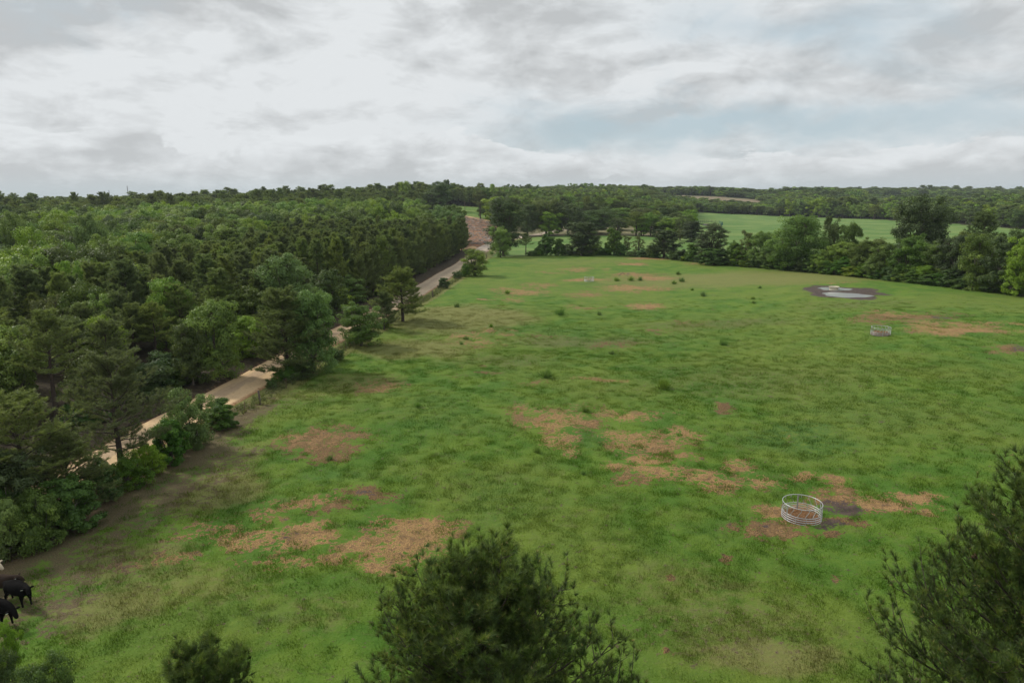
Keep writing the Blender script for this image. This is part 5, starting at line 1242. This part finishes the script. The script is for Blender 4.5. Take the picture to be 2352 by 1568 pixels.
# ------------------------------------------------------------------ cattle
def skin(name, joints, edges, mat, levels=2):
    me = bpy.data.meshes.new(name); me.from_pydata([j[0] for j in joints], edges, []); me.update()
    o = bpy.data.objects.new(name, me); COL.objects.link(o)
    o.modifiers.new('skin', 'SKIN'); lay = me.skin_vertices[0] if me.skin_vertices else None
    if lay is None:
        bpy.context.view_layer.objects.active = o; lay = me.skin_vertices.new() if hasattr(me.skin_vertices, 'new') else me.skin_vertices[0]
    for i, j in enumerate(joints):
        lay.data[i].radius = j[1] if isinstance(j[1], tuple) else (j[1], j[1]); lay.data[i].use_root = (i == 0)
    sb = o.modifiers.new('sub', 'SUBSURF'); sb.levels = levels; sb.render_levels = levels
    dg = bpy.context.evaluated_depsgraph_get(); m2 = bpy.data.meshes.new_from_object(o.evaluated_get(dg)); m2.name = name
    bpy.data.objects.remove(o); m2.materials.clear(); m2.materials.append(mat)
    m2.polygons.foreach_set('use_smooth', np.ones(len(m2.polygons), bool))
    return m2
def cow(px, py, label, mat, yaw, s=1.0, headdrop=0.0, headturn=0.0, horn=False):
    x, y = G(px, py); z = float(H(x, y)[0]); e = empty('cow', (x, y, z), yaw); e.scale = (s, s, s); tag(e, label, 'cow', 'cattle resting in the shade at the left edge')
    hx, hy, hz = .92+.26*math.cos(headturn), .26*math.sin(headturn), 1.22-headdrop
    J = [((0, 0, .92), (.36, .40)), ((-.45, 0, .95), (.33, .37)), ((-.82, 0, 1.02), (.26, .28)), ((.42, 0, .94), (.30, .38)), ((.72, 0, 1.02), (.22, .30)), ((.92, hy*.2, 1.12-headdrop*.4), (.17, .22)),
         ((hx, hy, hz), (.135, .15)), ((hx+.15*math.cos(headturn), hy+.15*math.sin(headturn), hz-.13), (.10, .11)), ((hx+.27*math.cos(headturn), hy+.27*math.sin(headturn), hz-.27), (.085, .085)),
         ((-1.0, 0, 1.05), (.08, .08)), ((-1.08, 0, .75), (.03, .03)), ((-1.07, 0, .38), (.05, .05))]
    E = [(0, 1), (1, 2), (0, 3), (3, 4), (4, 5), (5, 6), (6, 7), (7, 8), (2, 9), (9, 10), (10, 11)]
    for sy in (-1, 1):
        b = len(J); dx_ = .06*sy
        J += [((.58+dx_, .17*sy, .66), (.12, .14)), ((.58+dx_, .18*sy, .40), (.062, .065)), ((.59+dx_, .18*sy, .14), (.042, .042)), ((.62+dx_, .18*sy, .03), (.058, .05))]
        E += [(3, b), (b, b+1), (b+1, b+2), (b+2, b+3)]
        b = len(J)
        J += [((-.66-dx_, .18*sy, .70), (.15, .19)), ((-.58-dx_, .19*sy, .56), (.10, .11)), ((-.86-dx_, .19*sy, .40), (.055, .06)), ((-.80-dx_, .19*sy, .14), (.042, .042)), ((-.76-dx_, .19*sy, .03), (.058, .05))]
        E += [(2, b), (b, b+1), (b+1, b+2), (b+2, b+3), (b+3, b+4)]
    link('body', skin('cow_body', J, E, mat), e)
    for sy in (-1, 1):
        c, s_ = math.cos(headturn), math.sin(headturn); bx, by = hx-.02*c-sy*.10*s_, hy+sy*.10*c
        P = np.array([[bx, by, hz+.06], [bx-sy*.09*s_-.02, by+sy*.09*c, hz+.08], [bx-sy*.17*s_-.04, by+sy*.17*c, hz+.07], [bx-sy*.22*s_-.05, by+sy*.22*c, hz+.05]]); V, F = tubes([(P, np.array([.03, .05, .045, .008]))], 6)
        er = link('ear', new_mesh('ear', V, F, mat, True), e)
        if sy == -1:
            V, F = tubes([(P[[1, 2]]+np.array([0, 0, -.05]), np.array([.035, .035]))], 4); link('ear_tag', new_mesh('ear_tag', V, F, simple('ear_tag', (.75, .75, .68), .5)), er)
    return e
blk = simple('black_hide', (.006, .0055, .0055), .95, 0, .2, 4, 0, .06); brn = simple('dark_brown_hide', (.035, .024, .018), .9, 0, .3, 4, 0, .1); crm = simple('cream_hide', (.46, .38, .27), .8, 0, .3, 4)
cow(46, 1390, 'black cow with a white ear tag, nearest to the open pasture', blk, R(-22), .86, .02, R(-35))
cow(-6, 1436, 'black cow mostly cut off by the left edge, lower one', blk, R(-12), .95, .35, R(-20))
cow(-4, 1376, 'dark brown cow behind the tagged black cow', brn, R(8), .85, .1, 0)
cow(-44, 1348, 'cream cow showing only its pale head at the left edge', crm, R(-4), .95, .02, R(-10))

# ------------------------------------------------------------------ hay bale, corral, poles, buildings
x, y = G(1435, 521.5); z = float(H(x, y)[0]); rg = np.random.default_rng(8)
a = np.linspace(0, 2*math.pi, 28, endpoint=False); P = []
for (xx, rr) in ((-.75, .02), (-.75, .68), (-.70, .76), (0, .78), (.70, .76), (.75, .68), (.75, .02)):
    for q in a: P.append((xx, math.cos(q)*rr*(1+rg.normal(0, .012)), .74+math.sin(q)*rr*(1+rg.normal(0, .012))*(.97)))
F = [(i*28+j, i*28+(j+1) % 28, (i+1)*28+(j+1) % 28, (i+1)*28+j) for i in range(6) for j in range(28)]
o = link('hay_bale', new_mesh('hay_bale', np.array(P), np.array(F), simple('bale_straw', (.20, .15, .10), .9, 0, .4, 12, .03), True), None, (x, y, z)); o.rotation_euler[2] = .5; tag(o, 'round weathered hay bale under the meadow trees', 'hay bale')
# corral of pipe panels
gp = simple('green_panel_paint', (.04, .14, .12), .5, .2); bp_ = simple('brown_pipe', (.10, .08, .07), .6, .4)
CP = [G(1598, 520), G(1600, 513), G(1626, 511.5), G(1652, 513.5), G(1660, 517), G(1656, 521), G(1636, 519.5)]
ce = empty('pipe_corral', (0, 0, 0)); tag(ce, 'small corral of pipe panels with green gates at the near edge of the far field', 'corral')
for i, ((ax, ay), (bx, by)) in enumerate(zip(CP[:-1], CP[1:])):
    n = max(2, int(math.hypot(bx-ax, by-ay)/3)); mt = gp if i in (3, 4) else bp_
    for k in range(n):
        x = ax+(bx-ax)*k/n; y = ay+(by-ay)*k/n; z = float(H(x, y)[0]); V, F = tubes([(np.array([[0, 0, 0], [0, 0, 1.9]]), np.full(2, .07))], 5); link('post', new_mesh('post', V, F, mt, True), ce, (x, y, z))
    for k in range(4 if i > 1 else 2):
        zz = .45+.42*k if i > 1 else .9+.8*k; P = np.array([[ax, ay, float(H(ax, ay)[0])+zz], [bx, by, float(H(bx, by)[0])+zz]]); V, F = tubes([(P, np.full(2, .045))], 4); link('rail', new_mesh('rail', V, F, mt), ce)
def rbox(sx, sy, sz, bev=.05):
    bm = bmesh.new(); bmesh.ops.create_cube(bm, size=1)
    for v in bm.verts: v.co.x *= sx; v.co.y *= sy; v.co.z = (v.co.z+.5)*sz
    bmesh.ops.bevel(bm, geom=bm.edges[:], offset=bev, segments=2, affect='EDGES'); me = bpy.data.meshes.new('box'); bm.to_mesh(me); bm.free(); return me
x, y = G(1604, 519); z = float(H(x, y)[0]); V, F = lathe([(.02, 0), (.45, 0), (.45, .1), (.47, .14), (.45, .18), (.45, .8), (.47, .84), (.45, .88), (.45, 1.2), (.02, 1.2)], 20)
e = empty('blue_barrel', (x, y, z)); tag(e, 'blue plastic barrel at the left end of the corral', 'barrel'); link('drum', new_mesh('drum', V, F, simple('blue_plastic', (.05, .16, .36), .5), True), e)
V, F = tubes([(np.array([[.25, 0, 1.2], [.25, 0, 1.27]]), np.array([.06, .05]))], 8); link('cap', new_mesh('cap', V, F, simple('white_cap', (.6, .6, .6), .5)), e)
x, y = G(1622, 518.5); z = float(H(x, y)[0]); e = empty('covered_feed_bunk', (x, y, z)); tag(e, 'low feed bunk with a pale pinkish sheet beside the blue barrel', 'feed bunk')
me = rbox(3.6, 1.2, .75, .08); me.materials.append(simple('grey_bunk', (.18, .18, .20), .7)); link('bunk', me, e)
me = rbox(2.6, 1.1, .28, .12); me.materials.append(simple('pink_sheet', (.50, .36, .33), .7)); o = link('sheet', me, e, (.2, 0, .752))
# utility pole on the hill field
x, y = G(1068, 489); z = float(H(x, y)[0]); e = empty('utility_pole', (x, y, z)); tag(e, 'thin wooden utility pole in front of the hilltop field', 'utility pole')
V, F = tubes([(np.array([[0, 0, -.3], [0, 0, 7.2], [0, 0, 7.25]]), np.array([.17, .12, .01]))], 8); link('pole', new_mesh('pole', V, F, wood_m, True), e)
me = rbox(1.6, .12, .12, .02); me.materials.append(wood_m); link('cross_arm', me, e, (0, .18, 6.7))
# masts
for (px, r, pt, lab) in [(297, 1500, 427, 'taller thin lattice mast above the left skyline'), (254, 1700, 437, 'shorter mast left of the tall one on the skyline')]:
    x, y = PR(px, r); z = float(H(x, y)[0]); h = height_for(x, y, z, pt); e = empty('radio_mast', (x, y, z)); tag(e, lab, 'mast', 'radio masts on the skyline')
    mm_ = simple('mast_steel', (.16, .12, .13), .6, .4)
    for k in range(3):
        q = k*2.094; V, F = tubes([(np.array([[math.cos(q)*.8, math.sin(q)*.8, 0], [math.cos(q)*.35, math.sin(q)*.35, h]]), np.full(2, .22))], 4); link('leg', new_mesh('leg', V, F, mm_), e)
    br = []
    for k in range(int(h/2.0)):
        z0 = k*2.0; 
        for s in range(3):
            q0, q1 = (s+k)*2.094, (s+k+1)*2.094; rr = .8-.45*z0/h; br.append((np.array([[math.cos(q0)*rr, math.sin(q0)*rr, z0], [math.cos(q1)*rr, math.sin(q1)*rr, z0+2.0]]), np.full(2, .08)))
    V, F = tubes(br, 3); link('bracing', new_mesh('bracing', V, F, mm_), e)
# far pale farm building
def house(px, r, L, Wd, hh, label, name, wallc, roofc, rz=0.):
    x, y = PR(px, r); z = float(H(x, y)[0]); e = empty(name, (x, y, z), rz); tag(e, label, 'building')
    wmt = simple(name+'_wall', wallc, .8, 0, .08, 1); rmt = simple(name+'_roof', roofc, .5, .1, .08, 1)
    me = rbox(L, Wd, hh, .05); me.materials.append(wmt); w_ = link('wall', me, e)
    V = np.array([[-L/2-.4, -Wd/2-.5, hh+.02], [L/2+.4, -Wd/2-.5, hh+.02], [L/2+.4, Wd/2+.5, hh+.02], [-L/2-.4, Wd/2+.5, hh+.02], [-L/2-.4, 0, hh+1.4], [L/2+.4, 0, hh+1.4]])
    F = np.array([[0, 1, 5, 4], [2, 3, 4, 5], [0, 3, 2, 1], [0, 4, 3, 3], [1, 2, 5, 5]]); me = bpy.data.meshes.new('roof'); me.from_pydata(V.tolist(), [], [[0, 1, 5, 4], [2, 3, 4, 5], [0, 3, 2, 1], [0, 4, 3], [1, 2, 5]]); me.materials.append(rmt); link('roof', me, e)
    gl = simple(name+'_glass', (.04, .05, .06), .2)
    for k in range(4):
        me = rbox(1.1, .08, 1.0, .02); me.materials.append(gl); link('window', me, e, (-L/2+L*(k+.6)/4.2, -Wd/2-.05, 1.1))
    me = rbox(.95, .08, 2.0, .02); me.materials.append(gl); link('door', me, e, (-.4, -Wd/2-.06, .1))
house(2006, 1190, 20, 6, 3.0, 'long white low building beside the distant small field', 'farm_building', (.75, .75, .75), (.70, .72, .74), R(6))
house(2020, 1215, 8, 5, 2.6, 'small white shed right of the long white building', 'farm_shed', (.72, .72, .72), (.66, .68, .70), R(-10))
# logging debris on the clear-cut (uncountable)
def debris():
    rg = np.random.default_rng(23); X = rg.uniform(-60, 20, 9000); Y = rg.uniform(250, 430, 9000); k = inpoly(X, Y, CLEAR); X, Y = X[k][:1300], Y[k][:1300]; Z = H(X, Y)
    P = []
    for x_, y_, z_ in zip(X, Y, Z):
        a_ = rg.uniform(0, 3.14); L = rg.uniform(.8, 4.5); d = np.array([math.cos(a_), math.sin(a_), rg.normal(0, .12)])*L/2; c = np.array([x_, y_, z_+.12+abs(d[2])]); m_ = c+rg.normal(0, .12, 3)
        P.append((np.array([c-d, m_, c+d]), np.array([.10, .08, .03])*rg.uniform(.6, 1.5)))
    V, F = tubes(P, 4); return new_mesh('logging_debris', V, F, simple('dead_branches', (.30, .27, .24), .9, 0, .6, .4))
tag(link('logging_debris', debris()), 'grey cut branches and brush strewn over the clear-cut slope', 'brushwood', kind='stuff')
print('individual trees', ind, 'objects', len(bpy.data.objects), 'tris', sum(len(m.loops)-2*len(m.polygons) for m in bpy.data.meshes))

# ------------------------------------------------------------------ thin summer haze
bm = bmesh.new(); bmesh.ops.create_cube(bm, size=1)
for v in bm.verts: v.co = Vector((v.co.x*32000, v.co.y*32000, -75+(v.co.z+.5)*(75+75)))
me = bpy.data.meshes.new('haze'); bm.to_mesh(me); bm.free(); hz, t = mat_new('thin_haze'); pv = t.node('ShaderNodeVolumePrincipled')
pv.inputs['Color'].default_value = (.80, .90, .97, 1); pv.inputs['Density'].default_value = .00010; pv.inputs['Anisotropy'].default_value = .1
o = t.node('ShaderNodeOutputMaterial'); t.l.new(pv.outputs[0], o.inputs['Volume']); me.materials.append(hz); tag(link('haze', me), kind='stuff')
